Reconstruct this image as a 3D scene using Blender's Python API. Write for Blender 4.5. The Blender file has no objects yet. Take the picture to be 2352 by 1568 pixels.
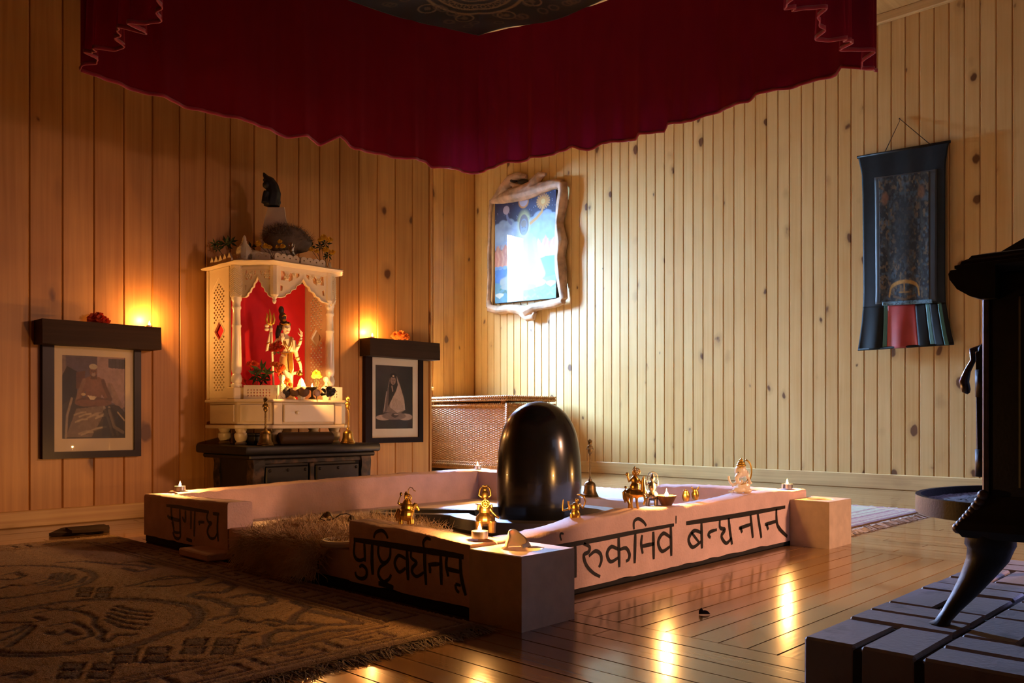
import bpy, bmesh, math, random
import numpy as np
from mathutils import Vector, Matrix, noise
random.seed(7)
rng = np.random.default_rng(7)
PI = math.pi
sc = bpy.context.scene
COL = sc.collection

# ------------------------------------------------------------------ camera
F = 1944.0                      # focal length in pixels of a 2352 px wide frame
CX, HY = 1176.0, 962.0          # principal column and the horizon row
AZ = math.radians(43.95)        # heading of the view axis; X runs along the left wall, Y along the right wall
CAMZ = 0.45
FW = Vector((math.cos(AZ), math.sin(AZ), 0))
RT = Vector((math.sin(AZ), -math.cos(AZ), 0))
UP = Vector((0, 0, 1))
CAM = Vector((0, 0, CAMZ))
cd = bpy.data.cameras.new('camera')
cam = bpy.data.objects.new('camera', cd)
COL.objects.link(cam)
cam.location = CAM
cam.rotation_euler = (PI / 2, 0, AZ - PI / 2)
cd.sensor_width = 36.0
cd.lens = F / 2352 * 36.0
cd.shift_y = (HY - 784) / 2352
cd.clip_start = 0.02
sc.camera = cam

# ------------------------------------------------------------------ world, daylight, exposure
w = bpy.data.worlds.new('world')
sc.world = w
w.use_nodes = True
w.node_tree.nodes['Background'].inputs[0].default_value = (0.55, 0.70, 1.0, 1)
w.node_tree.nodes['Background'].inputs[1].default_value = 1.2
sc.view_settings.view_transform = 'Standard'
sc.view_settings.look = 'None'
sc.view_settings.gamma = 1.0
sc.view_settings.use_curve_mapping = False
sc.view_settings.exposure = 0.0


def area_light(name, loc, target, sx, sy, power, color, spread=180):
    l = bpy.data.lights.new(name, 'AREA')
    l.shape = 'RECTANGLE'
    l.size, l.size_y = sx, sy
    l.energy, l.color = power, color
    l.spread = math.radians(spread)
    o = bpy.data.objects.new(name, l)
    COL.objects.link(o)
    o.location = loc
    o.rotation_euler = (Vector(target) - Vector(loc)).to_track_quat('-Z', 'Y').to_euler()
    return o


# sky seen through the hidden alcove window, then two added fills
area_light('alcove_window_daylight', (6.0, 7.35, 2.85), (5.4, 5.4, 1.6), 2.8, 0.8, 16500, (0.44, 0.66, 1.20))
area_light('alcove_window_daylight', (4.40, 6.95, 2.62), (4.9, 5.0, 0.95), 1.0, 2.2, 2050, (0.48, 0.90, 1.45))
area_light('alcove_window_daylight', (3.2, 6.95, 2.62), (4.2, 5.0, 0.95), 1.2, 2.2, 330, (0.55, 0.90, 1.2))
area_light('slab_warm_fill', (3.5, -1.7, 1.40), (2.4, 1.4, -0.35), 0.30, 0.30, 17, (1.0, 0.50, 0.29), 72)  # unseen warm fill, added to lift the long inscribed slab
area_light('hearth_blue_fill', (5.50, -0.90, 1.6), (2.15, -0.2, 0.05), 0.9, 1.0, 9, (0.42, 0.44, 1.0), 24)  # unseen blue fill added for the hearth; the wall has no window here
CANDLE = (1.0, 0.45, 0.115)


def candle_lamp(loc, power, parent, rad=0.006):
    l = bpy.data.lights.new('flame_light', 'POINT')
    l.energy, l.color = power, CANDLE
    l.shadow_soft_size = rad
    o = bpy.data.objects.new('flame_light', l)
    COL.objects.link(o)
    o.parent = parent
    o.location = Vector(loc) - ORG[parent.name]
    return o


# ------------------------------------------------------------------ pixel <-> room helpers
def ray(px, py):
    return FW + RT * ((px - CX) / F) + UP * ((HY - py) / F)


def atX(px, py, x):
    d = ray(px, py)
    return CAM + d * (x / d.x)


def atY(px, py, y):
    d = ray(px, py)
    return CAM + d * (y / d.y)


def atZ(px, py, z):
    d = ray(px, py)
    return CAM + d * ((z - CAMZ) / d.z)


def depth(p):
    return (Vector(p) - CAM).dot(FW)


class Fr:
    """a local frame at a point of the room measured in photo pixels: right, up, away.
    true=False shifts the pixels so that (px, py) lands exactly on the anchor point"""
    def __init__(s, px, py, at, true=False):
        s.o = Vector(at)
        s.D = depth(at)
        s.s = s.D / F
        q = s.o - CAM
        s.dx = 0 if true else CX + F * q.dot(RT) / s.D - px
        s.dy = 0 if true else HY - F * q.z / s.D - py

    def __call__(s, px, py, d=0):
        return CAM + ray(px + s.dx, py + s.dy) * (s.D + d * s.s)


# ------------------------------------------------------------------ objects
ORG = {}


def lin(r, g, b, a=1.0):
    f = lambda c: (c / 12.92 if c <= 0.04045 else ((c + 0.055) / 1.055) ** 2.4)
    return (f(r / 255), f(g / 255), f(b / 255), a)


def props(o, label=None, cat=None, group=None, kind=None):
    if label: o['label'] = label
    if cat: o['category'] = cat
    if group: o['group'] = group
    if kind: o['kind'] = kind
    return o


def thing(name, label, cat, loc, group=None):
    o = bpy.data.objects.new(name, None)
    COL.objects.link(o)
    o.location = loc
    o.empty_display_size = 0.03
    ORG[o.name] = Vector(loc)
    return props(o, label, cat, group)


def link(name, me, parent=None, loc=None):
    o = bpy.data.objects.new(name, me)
    COL.objects.link(o)
    if parent is not None:
        o.parent = parent
        ORG[o.name] = ORG[parent.name]
    else:
        ORG[o.name] = Vector(loc or (0, 0, 0))
        o.location = ORG[o.name]
    return o


class B:
    """a bmesh in room coordinates with shape helpers; build() links it as one mesh object"""
    def __init__(s):
        s.b = bmesh.new()

    def quad_strip_rings(s, rings, close=True, cap=True):
        vs = [[s.b.verts.new(p) for p in r] for r in rings]
        n = len(vs[0])
        for a, c in zip(vs, vs[1:]):
            for i in range(n if close else n - 1):
                j = (i + 1) % n
                s.b.faces.new((a[i], a[j], c[j], c[i]))
        if cap and close:
            if n > 2:
                s.b.faces.new(list(reversed(vs[0])))
                s.b.faces.new(vs[-1])
        return vs

    def box(s, lo, hi, bev=0.0, M=None, seg=1):
        x0, y0, z0 = lo
        x1, y1, z1 = hi
        v = [s.b.verts.new(p) for p in ((x0, y0, z0), (x1, y0, z0), (x1, y1, z0), (x0, y1, z0),
                                        (x0, y0, z1), (x1, y0, z1), (x1, y1, z1), (x0, y1, z1))]
        f = [s.b.faces.new([v[i] for i in q]) for q in ((3, 2, 1, 0), (4, 5, 6, 7), (0, 1, 5, 4), (1, 2, 6, 5), (2, 3, 7, 6), (3, 0, 4, 7))]
        if bev > 0:
            es = list({e for q in f for e in q.edges})
            r = bmesh.ops.bevel(s.b, geom=es, offset=bev, segments=seg, affect='EDGES', profile=0.5)
            v = list({w for q in r['faces'] for w in q.verts} | {w for w in v if w.is_valid})
        if M is not None:
            bmesh.ops.transform(s.b, matrix=M, verts=v)
        return s

    def lathe(s, prof, c, seg=24, axis=UP, ang=2 * PI):
        ax = Vector(axis).normalized()
        u = ax.orthogonal().normalized()
        if abs(ax.z) > .99:
            u = Vector((1, 0, 0))
        t = ax.cross(u)
        c = Vector(c)
        rings = []
        for r, h in prof:
            r = max(r, 1e-5)
            rings.append([c + ax * h + u * (r * math.cos(ang * i / seg)) + t * (r * math.sin(ang * i / seg)) for i in range(seg)])
        s.quad_strip_rings(rings)
        return s

    def tube(s, pts, rad, seg=8, closed=False):
        pts = [Vector(p) for p in pts]
        n = len(pts)
        if not hasattr(rad, '__len__'):
            rad = [rad] * n
        rings = []
        nrm = None
        for i, p in enumerate(pts):
            a = pts[i - 1] if (i > 0 or closed) else p
            c = pts[(i + 1) % n] if (i < n - 1 or closed) else p
            t = (c - a)
            if t.length < 1e-9:
                t = Vector((0, 0, 1))
            t.normalize()
            if nrm is None:
                nrm = t.orthogonal().normalized()
            nrm = nrm - t * nrm.dot(t)
            if nrm.length < 1e-6:
                nrm = t.orthogonal()
            nrm.normalize()
            bn = t.cross(nrm)
            rings.append([p + nrm * (rad[i] * math.cos(2 * PI * k / seg)) + bn * (rad[i] * math.sin(2 * PI * k / seg)) for k in range(seg)])
        if closed:
            rings.append(rings[0][:])
            s.quad_strip_rings(rings, cap=False)
        else:
            s.quad_strip_rings(rings)
        return s

    def ball(s, c, r, seg=14, ring=9, axis=None):
        if not hasattr(r, '__len__'):
            r = (r, r, r)
        # r = (right, up, away) radii
        c = Vector(c)
        rings = []
        for i in range(ring + 1):
            th = PI * i / ring
            rr = max(math.sin(th), 1e-3)
            rings.append([c + RT * (r[0] * rr * math.cos(2 * PI * k / seg)) + FW * (r[2] * rr * math.sin(2 * PI * k / seg)) - UP * (r[1] * math.cos(th)) for k in range(seg)])
        s.quad_strip_rings(rings)
        return s

    def prism(s, pts, off):
        """polygon (list of points) extruded by vector off"""
        off = Vector(off)
        a = [s.b.verts.new(Vector(p)) for p in pts]
        c = [s.b.verts.new(Vector(p) + off) for p in pts]
        n = len(a)
        s.b.faces.new(a)
        s.b.faces.new(list(reversed(c)))
        for i in range(n):
            j = (i + 1) % n
            s.b.faces.new((a[i], c[i], c[j], a[j]))
        return s

    def ribbon(s, pts, wd, nrm):
        """flat band along pts, width wd (may be a list), facing nrm"""
        pts = [Vector(p) for p in pts]
        nrm = Vector(nrm).normalized()
        n = len(pts)
        if not hasattr(wd, '__len__'):
            wd = [wd] * n
        L = []
        for i, p in enumerate(pts):
            t = (pts[min(i + 1, n - 1)] - pts[max(i - 1, 0)])
            t = t - nrm * t.dot(nrm)
            if t.length < 1e-9: t = nrm.orthogonal()
            t.normalize()
            q = t.cross(nrm)
            L.append((s.b.verts.new(p + q * wd[i] / 2), s.b.verts.new(p - q * wd[i] / 2)))
        for (a, c), (d, e) in zip(L, L[1:]):
            s.b.faces.new((a, c, e, d))
        return s

    def jitter(s, amp, scale, seed=0.0):
        for v in s.b.verts:
            v.co += noise.noise_vector(v.co * scale + Vector((seed, seed * 1.7, -seed))) * amp
        return s

    def build(s, name, mat, parent=None, smooth=False, loc=None, recalc=True, auto=None):
        me = bpy.data.meshes.new(name)
        if recalc:
            bmesh.ops.recalc_face_normals(s.b, faces=s.b.faces)
        o = link(name, me, parent, loc)
        org = ORG[o.name]
        if org.length > 0:
            for v in s.b.verts:
                v.co -= org
        if smooth:
            for f in s.b.faces: f.smooth = True
        if auto is not None:
            for f in s.b.faces: f.smooth = True
            for e in s.b.edges:
                if len(e.link_faces) == 2 and e.calc_face_angle(0) > auto:
                    e.smooth = False
        s.b.to_mesh(me)
        s.b.free()
        if mat is not None:
            me.materials.append(mat)
        return o


def fused(b, name, mat, parent, voxel, smooth_it=2, loc=None):
    """remesh the overlapping shapes of a B into one continuous skin"""
    o = b.build(name, mat, parent, smooth=True, loc=loc)
    m = o.modifiers.new('remesh', 'REMESH')
    m.mode = 'VOXEL'
    m.voxel_size = voxel
    m.use_smooth_shade = True
    if smooth_it:
        k = o.modifiers.new('smooth', 'SMOOTH')
        k.iterations = smooth_it
        k.factor = 0.5
    dg = bpy.context.evaluated_depsgraph_get()
    me = bpy.data.meshes.new_from_object(o.evaluated_get(dg))
    o.modifiers.clear()
    o.data = me
    if not me.materials:
        me.materials.append(mat)
    return o


def flat_curve(name, loops, origin, ux, uy, ext, mat, parent, bevel=0.0):
    """filled 2D outline with holes (loops of (u,v)), thickness ext along ux x uy, as one mesh"""
    cu = bpy.data.curves.new(name, 'CURVE')
    cu.dimensions = '2D'
    cu.fill_mode = 'BOTH'
    cu.extrude = ext / 2
    cu.bevel_depth = bevel
    for lp in loops:
        sp = cu.splines.new('POLY')
        sp.points.add(len(lp) - 1)
        for p, q in zip(sp.points, lp):
            p.co = (q[0], q[1], 0, 1)
        sp.use_cyclic_u = True
    t = bpy.data.objects.new('tmp', cu)
    COL.objects.link(t)
    dg = bpy.context.evaluated_depsgraph_get()
    me = bpy.data.meshes.new_from_object(t.evaluated_get(dg))
    bpy.data.objects.remove(t)
    ux, uy = Vector(ux).normalized(), Vector(uy).normalized()
    nz = ux.cross(uy)
    M = Matrix((ux, uy, nz)).transposed().to_4x4()
    o = link(name, me, parent)
    M.translation = Vector(origin) - ORG[o.name]
    me.transform(M)
    me.name = name
    me.materials.clear()
    me.materials.append(mat)
    return o


def dup(root, loc, label=None):
    r = root.copy()
    COL.objects.link(r)
    r.location = loc
    ORG[r.name] = Vector(loc)
    if label: r['label'] = label
    for ch in list(root.children):
        c = ch.copy()
        COL.objects.link(c)
        c.parent = r
        ORG[c.name] = Vector(loc)
        for g in list(ch.children):
            d = g.copy()
            COL.objects.link(d)
            d.parent = c
    return r


# ------------------------------------------------------------------ materials
def new_mat(name):
    m = bpy.data.materials.new(name)
    m.use_nodes = True
    nt = m.node_tree
    return m, nt, nt.nodes['Principled BSDF']


def mat(name, col, rough=0.6, metal=0.0, var=0.12, scale=12.0, bump=0.0, bscale=60.0, coat=0.0, sheen=0.0, spec=0.5, sss=0.0, dark=None, dthr=0.5):
    """principled colour with procedural mottling, optional bump, coat, sheen, and dark worn patches"""
    m, nt, p = new_mat(name)
    n, lk = nt.nodes, nt.links
    tc = n.new('ShaderNodeTexCoord')
    nz = n.new('ShaderNodeTexNoise')
    nz.inputs['Scale'].default_value = scale
    nz.inputs['Detail'].default_value = 5
    lk.new(tc.outputs['Object'], nz.inputs['Vector'])
    rp = n.new('ShaderNodeValToRGB')
    rp.color_ramp.elements[0].position = 0.3
    rp.color_ramp.elements[1].position = 0.7
    rp.color_ramp.elements[0].color = tuple(c * (1 - var) for c in col[:3]) + (1,)
    rp.color_ramp.elements[1].color = tuple(min(1, c * (1 + var)) for c in col[:3]) + (1,)
    if dark is not None:
        rp.color_ramp.elements[0].color = tuple(dark[:3]) + (1,)
        rp.color_ramp.elements[0].position = dthr - 0.12
        rp.color_ramp.elements[1].position = dthr + 0.03
    lk.new(nz.outputs['Fac'], rp.inputs['Fac'])
    lk.new(rp.outputs['Color'], p.inputs['Base Color'])
    p.inputs['Roughness'].default_value = rough
    p.inputs['Metallic'].default_value = metal
    p.inputs['Coat Weight'].default_value = coat
    p.inputs['Sheen Weight'].default_value = sheen
    p.inputs['Specular IOR Level'].default_value = spec
    if sss:
        p.inputs['Subsurface Weight'].default_value = sss
        p.inputs['Subsurface Radius'].default_value = (0.012, 0.008, 0.005)
        p.inputs['Subsurface Scale'].default_value = 1.0
    if bump:
        nb = n.new('ShaderNodeTexNoise')
        nb.inputs['Scale'].default_value = bscale
        nb.inputs['Detail'].default_value = 4
        lk.new(tc.outputs['Object'], nb.inputs['Vector'])
        bp = n.new('ShaderNodeBump')
        bp.inputs['Strength'].default_value = bump
        bp.inputs['Distance'].default_value = 0.003
        lk.new(nb.outputs['Fac'], bp.inputs['Height'])
        lk.new(bp.outputs['Normal'], p.inputs['Normal'])
    return m


def wood(name, light, darkc, axis, knots=True, rough=0.45, coat=0.0, grain=55.0, rnd=0.25, kn=(6.0, 4.5), kcol=(0.10, 0.03, 0.008)):
    """planed softwood: grain along axis (0,1,2) in object space, per-object tint and offset, dark ringed knots"""
    m, nt, p = new_mat(name)
    n, lk = nt.nodes, nt.links

    def mt(op, a, b=None, clamp=False):
        q = n.new('ShaderNodeMath')
        q.operation = op
        q.use_clamp = clamp
        for i, v in enumerate((a, b)):
            if v is None: continue
            if isinstance(v, (int, float)): q.inputs[i].default_value = v
            else: lk.new(v, q.inputs[i])
        return q.outputs[0]
    tc = n.new('ShaderNodeTexCoord')
    oi = n.new('ShaderNodeObjectInfo')
    rv = mt('MULTIPLY', oi.outputs['Random'], 53.0)
    cb = n.new('ShaderNodeCombineXYZ')
    for i in range(3): lk.new(rv, cb.inputs[i])
    ad = n.new('ShaderNodeVectorMath')
    lk.new(tc.outputs['Object'], ad.inputs[0])
    lk.new(cb.outputs[0], ad.inputs[1])
    sv = [grain] * 3
    sv[axis] = grain * 0.03
    mp = n.new('ShaderNodeVectorMath')
    mp.operation = 'MULTIPLY'
    lk.new(ad.outputs[0], mp.inputs[0])
    mp.inputs[1].default_value = sv
    nz = n.new('ShaderNodeTexNoise')
    nz.inputs['Scale'].default_value = 1.0
    nz.inputs['Detail'].default_value = 3
    nz.inputs['Distortion'].default_value = 0.6
    lk.new(mp.outputs[0], nz.inputs['Vector'])
    nb = n.new('ShaderNodeTexNoise')       # broad tone
    nb.inputs['Scale'].default_value = 3.0
    lk.new(ad.outputs[0], nb.inputs['Vector'])
    t = mt('ADD', mt('MULTIPLY', nz.outputs['Fac'], 0.6), mt('MULTIPLY', nb.outputs['Fac'], 0.5))
    t = mt('ADD', t, mt('MULTIPLY', mt('SUBTRACT', oi.outputs['Random'], 0.5), rnd))
    rp = n.new('ShaderNodeValToRGB')
    rp.color_ramp.elements[0].position = 0.30
    rp.color_ramp.elements[1].position = 0.75
    rp.color_ramp.elements[0].color = darkc
    rp.color_ramp.elements[1].color = light
    lk.new(t, rp.inputs['Fac'])
    colo = rp.outputs['Color']
    if knots:
        ks = [kn[0]] * 3
        ks[axis] = kn[1]
        mk = n.new('ShaderNodeVectorMath')
        mk.operation = 'MULTIPLY'
        lk.new(ad.outputs[0], mk.inputs[0])
        mk.inputs[1].default_value = ks
        dn = n.new('ShaderNodeTexNoise')
        dn.inputs['Scale'].default_value = 2.5
        lk.new(mk.outputs[0], dn.inputs['Vector'])
        mx0 = n.new('ShaderNodeVectorMath')
        mx0.operation = 'MULTIPLY_ADD'
        lk.new(dn.outputs['Color'], mx0.inputs[0])
        mx0.inputs[1].default_value = (0.25, 0.25, 0.25)
        lk.new(mk.outputs[0], mx0.inputs[2])
        vo = n.new('ShaderNodeTexVoronoi')
        vo.feature = 'F1'
        vo.inputs['Scale'].default_value = 1.0
        lk.new(mx0.outputs[0], vo.inputs['Vector'])
        sp = n.new('ShaderNodeSeparateColor')
        lk.new(vo.outputs['Color'], sp.inputs[0])
        rad = mt('ADD', mt('MULTIPLY', sp.outputs[0], 0.21), -0.02)          # many cells carry no knot
        d = vo.outputs['Distance']
        core = mt('MULTIPLY', mt('SUBTRACT', rad, d), 22.0, True)
        halo = mt('MULTIPLY', mt('SUBTRACT', mt('MULTIPLY', rad, 1.9), d), 5.0, True)
        m1 = n.new('ShaderNodeMix')
        m1.data_type = 'RGBA'
        lk.new(mt('MULTIPLY', halo, 0.55), m1.inputs['Factor'])
        lk.new(colo, m1.inputs['A'])
        m1.inputs['B'].default_value = tuple(0.55 * a + 0.25 * b for a, b in zip(darkc[:3], kcol)) + (1,)
        m2 = n.new('ShaderNodeMix')
        m2.data_type = 'RGBA'
        lk.new(mt('MULTIPLY', core, 0.92), m2.inputs['Factor'])
        lk.new(m1.outputs['Result'], m2.inputs['A'])
        m2.inputs['B'].default_value = kcol + (1,)
        colo = m2.outputs['Result']
    lk.new(colo, p.inputs['Base Color'])
    p.inputs['Roughness'].default_value = rough
    p.inputs['Coat Weight'].default_value = coat
    p.inputs['Coat Roughness'].default_value = 0.12
    bp = n.new('ShaderNodeBump')
    bp.inputs['Strength'].default_value = 0.12
    bp.inputs['Distance'].default_value = 0.002
    lk.new(nz.outputs['Fac'], bp.inputs['Height'])
    lk.new(bp.outputs['Normal'], p.inputs['Normal'])
    return m


def emit(name, col, strength):
    m, nt, p = new_mat(name)
    p.inputs['Base Color'].default_value = col
    p.inputs['Emission Color'].default_value = col
    p.inputs['Emission Strength'].default_value = strength
    return m


def print_mat(name, rough=0.6, sheen=0.0, weave=0.0):
    m, nt, p = new_mat(name)
    a = nt.nodes.new('ShaderNodeAttribute')
    a.attribute_name = 'Col'
    nt.links.new(a.outputs['Color'], p.inputs['Base Color'])
    p.inputs['Roughness'].default_value = rough
    p.inputs['Sheen Weight'].default_value = sheen
    if weave:
        tc = nt.nodes.new('ShaderNodeTexCoord')
        nb = nt.nodes.new('ShaderNodeTexNoise')
        nb.inputs['Scale'].default_value = 350
        nt.links.new(tc.outputs['Object'], nb.inputs['Vector'])
        bp = nt.nodes.new('ShaderNodeBump')
        bp.inputs['Strength'].default_value = weave
        bp.inputs['Distance'].default_value = 0.002
        nt.links.new(nb.outputs['Fac'], bp.inputs['Height'])
        nt.links.new(bp.outputs['Normal'], p.inputs['Normal'])
    return m


def pane_mat(name, refl=1.0):
    m = bpy.data.materials.new(name)
    m.use_nodes = True
    nt = m.node_tree
    n, lk = nt.nodes, nt.links
    n.clear()
    out = n.new('ShaderNodeOutputMaterial')
    tr = n.new('ShaderNodeBsdfTransparent')
    gl = n.new('ShaderNodeBsdfGlossy')
    gl.inputs['Roughness'].default_value = 0.01
    fr = n.new('ShaderNodeFresnel')
    fr.inputs['IOR'].default_value = 1.5
    mx = n.new('ShaderNodeMixShader')
    ge = n.new('ShaderNodeNewGeometry')
    iv = n.new('ShaderNodeMath'); iv.operation = 'SUBTRACT'; iv.inputs[0].default_value = 1.0
    lk.new(ge.outputs['Backfacing'], iv.inputs[1])
    mu = n.new('ShaderNodeMath'); mu.operation = 'MULTIPLY'
    lk.new(fr.outputs[0], mu.inputs[0]); lk.new(iv.outputs[0], mu.inputs[1])
    lk.new(mu.outputs[0], mx.inputs[0])
    lk.new(tr.outputs[0], mx.inputs[1])
    lk.new(gl.outputs[0], mx.inputs[2])
    lk.new(mx.outputs[0], out.inputs[0])
    return m


PINE = (0.71, 0.475, 0.195, 1)
PINE_D = (0.46, 0.245, 0.085, 1)
M = {}
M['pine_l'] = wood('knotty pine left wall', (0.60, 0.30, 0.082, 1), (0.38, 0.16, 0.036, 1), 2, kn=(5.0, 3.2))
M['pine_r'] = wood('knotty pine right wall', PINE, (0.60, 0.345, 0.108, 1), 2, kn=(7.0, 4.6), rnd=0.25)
M['pine_x'] = wood('pine board along x', PINE, PINE_D, 0, kn=(6, 2.5))
M['pine_y'] = wood('pine board along y', PINE, PINE_D, 1, kn=(6, 2.5))
M['groove'] = mat('stained groove wood', (0.42, 0.15, 0.028), 0.7)
M['floor_x'] = wood('varnished floor board x', (0.31, 0.165, 0.055, 1), (0.20, 0.095, 0.030, 1), 0, knots=False, rough=0.20, coat=0.6, rnd=0.5)
M['floor_y'] = wood('varnished floor board y', (0.31, 0.165, 0.055, 1), (0.20, 0.095, 0.030, 1), 1, knots=False, rough=0.20, coat=0.6, rnd=0.5)
M['subfloor'] = mat('dark floor seam', (0.02, 0.01, 0.005), 0.9)
M['beam'] = wood('dark rough beam', (0.048, 0.024, 0.012, 1), (0.018, 0.009, 0.005, 1), 0, knots=False, rough=0.6)
M['frame'] = wood('dark picture frame', (0.020, 0.008, 0.007, 1), (0.010, 0.004, 0.004, 1), 2, knots=False, rough=0.35)
for k_ in ('frame', 'beam'):
    M[k_].node_tree.nodes['Principled BSDF'].inputs['Specular IOR Level'].default_value = 0.2
M['mount'] = mat('cream picture mount', (0.62, 0.52, 0.38), 0.8, var=0.04)
M['marble'] = mat('white carved marble', (0.74, 0.62, 0.42), 0.35, var=0.06, scale=9, sss=0.12)
M['marble_w'] = mat('polished white marble', (0.82, 0.74, 0.60), 0.22, var=0.04, sss=0.1)
M['stone'] = mat('pink sandstone', (0.70, 0.48, 0.42), 0.78, var=0.10, scale=14, bump=0.5, bscale=130)
M['travertine'] = mat('cream travertine', (0.60, 0.46, 0.33), 0.5, var=0.10, scale=26, bump=0.25, bscale=90)
M['ink'] = mat('black brush paint', (0.008, 0.007, 0.007), 0.5)
M['black_stone'] = mat('polished black stone', (0.008, 0.008, 0.009), 0.22, coat=0.25, var=0.25)
M['dusty_stone'] = mat('dusty black stone', (0.045, 0.038, 0.035), 0.42, var=0.35, scale=9)
M['brass'] = mat('aged brass', (0.55, 0.33, 0.075), 0.34, 1.0, var=0.3, scale=60)
M['brass_d'] = mat('tarnished brass', (0.20, 0.13, 0.05), 0.42, 1.0, var=0.35, scale=50)
M['silver'] = mat('pewter metal', (0.50, 0.45, 0.36), 0.35, 1.0, var=0.2, scale=50)
M['gold'] = mat('gold leaf paint', (0.60, 0.36, 0.06), 0.35, 0.7, var=0.15, scale=40)
M['iron'] = mat('black cast iron', (0.007, 0.0065, 0.007), 0.5, 0.0, spec=0.35, var=0.3, scale=40, bump=0.15, bscale=200)
M['iron_edge'] = mat('worn iron edge', (0.10, 0.085, 0.09), 0.38, 0.7, var=0.3, scale=40)
M['ash'] = mat('grey stove ash', (0.20, 0.19, 0.20), 0.95, dark=(0.012, 0.011, 0.012), dthr=0.47, scale=60, bump=0.6)
M['paver'] = mat('grey stone paver', (0.17, 0.145, 0.14), 0.62, var=0.22, scale=14, bump=0.5, bscale=110, dark=(0.10, 0.085, 0.085), dthr=0.40)
M['mortar'] = mat('dark mortar', (0.02, 0.017, 0.016), 0.95)
M['velvet'] = mat('crimson velvet', (0.20, 0.006, 0.016), 0.85, sheen=0.25, var=0.12, scale=7)
M['hem'] = mat('crimson hem', (0.34, 0.012, 0.030), 0.8, sheen=0.3)
M['black_wood'] = mat('black lacquered wood', (0.009, 0.0075, 0.008), 0.45, spec=0.3, var=0.3, scale=18, bump=0.2, bscale=60)
M['worn_wood'] = mat('worn brown lacquer', (0.07, 0.04, 0.027), 0.5, spec=0.3, dark=(0.010, 0.008, 0.008), dthr=0.56, scale=22)
M['wicker'] = mat('honey wicker', (0.44, 0.165, 0.030), 0.55, var=0.2, scale=40)
M['wool'] = mat('cream sheepskin wool', (0.66, 0.47, 0.26), 0.95, var=0.2, scale=20)
M['flower_r'] = mat('red orange petals', (0.62, 0.07, 0.02), 0.7, var=0.35, scale=60)
M['flower_o'] = mat('orange petals', (0.78, 0.22, 0.04), 0.7, var=0.3, scale=60)
M['flower_y'] = mat('yellow petals', (0.86, 0.50, 0.03), 0.7, var=0.25, scale=60)
M['leaf'] = mat('dark green leaves', (0.02, 0.045, 0.012), 0.6, var=0.3)
M['red_cloth'] = mat('scarlet back cloth', (0.62, 0.012, 0.030), 0.85, var=0.06)
M['wax'] = mat('white wax', (0.85, 0.78, 0.66), 0.4, sss=0.3)
M['tin'] = mat('thin aluminium cup', (0.75, 0.72, 0.68), 0.3, 1.0)
M['flame'] = emit('candle flame', (1.0, 0.72, 0.30, 1), 45.0)
M['wick'] = mat('burnt wick', (0.01, 0.01, 0.01), 0.9)
M['driftwood'] = mat('bleached driftwood', (0.40, 0.23, 0.14), 0.6, var=0.4, scale=14, bump=0.4, bscale=40)
M['black'] = mat('matt black', (0.008, 0.008, 0.008), 0.6)
M['hair'] = mat('black painted hair', (0.02, 0.014, 0.012), 0.4)
M['terracotta'] = mat('brown clay', (0.16, 0.08, 0.04), 0.6, var=0.2)
M['rock_d'] = mat('dark rough stone', (0.03, 0.024, 0.022), 0.6, var=0.4, bump=0.5)
M['rock_g'] = mat('grey rough stone', (0.16, 0.12, 0.11), 0.7, var=0.2, bump=0.5)
M['crystal'] = mat('pale crystal', (0.85, 0.80, 0.68), 0.2, sss=0.4)
M['fur_g'] = mat('grey down', (0.16, 0.12, 0.08), 0.95, var=0.3, scale=30)
M['glass'] = pane_mat('clear picture glass')
M['print'] = print_mat('printed sheet', 0.5)
M['cloth_print'] = print_mat('printed cloth', 0.85, 0.2, 0.2)
M['pile'] = print_mat('carpet pile', 0.95, 0.15, 0.9)
M['cord'] = mat('dark cord', (0.05, 0.03, 0.018), 0.8)
M['fringe'] = mat('undyed wool fringe', (0.55, 0.47, 0.38), 0.95, var=0.2)
M['fringe_d'] = mat('dusty wool fringe', (0.20, 0.14, 0.085), 0.95, var=0.25)
M['dark_cloth'] = mat('dark brown cloth', (0.045, 0.022, 0.015), 0.9, var=0.2)
M['white_slab'] = mat('white stone slab', (0.66, 0.56, 0.50), 0.55, var=0.06)
M['ceil'] = wood('pine ceiling', PINE, PINE_D, 0, knots=False)
M['teal_silk'] = mat('teal silk', (0.06, 0.19, 0.17), 0.4, sheen=0.3)
M['red_silk'] = mat('red silk', (0.36, 0.035, 0.03), 0.35, sheen=0.3)
M['black_silk'] = mat('black silk', (0.006, 0.008, 0.008), 0.6, spec=0.25)
M['navy_silk'] = mat('navy silk', (0.009, 0.014, 0.019), 0.6, spec=0.3, var=0.25)


# ------------------------------------------------------------------ painting flat prints into a colour attribute
def grid_uv(nx, ny):
    u, v = np.meshgrid(np.linspace(0, 1, nx), np.linspace(0, 1, ny))
    return u, v                      # v runs downwards


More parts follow.
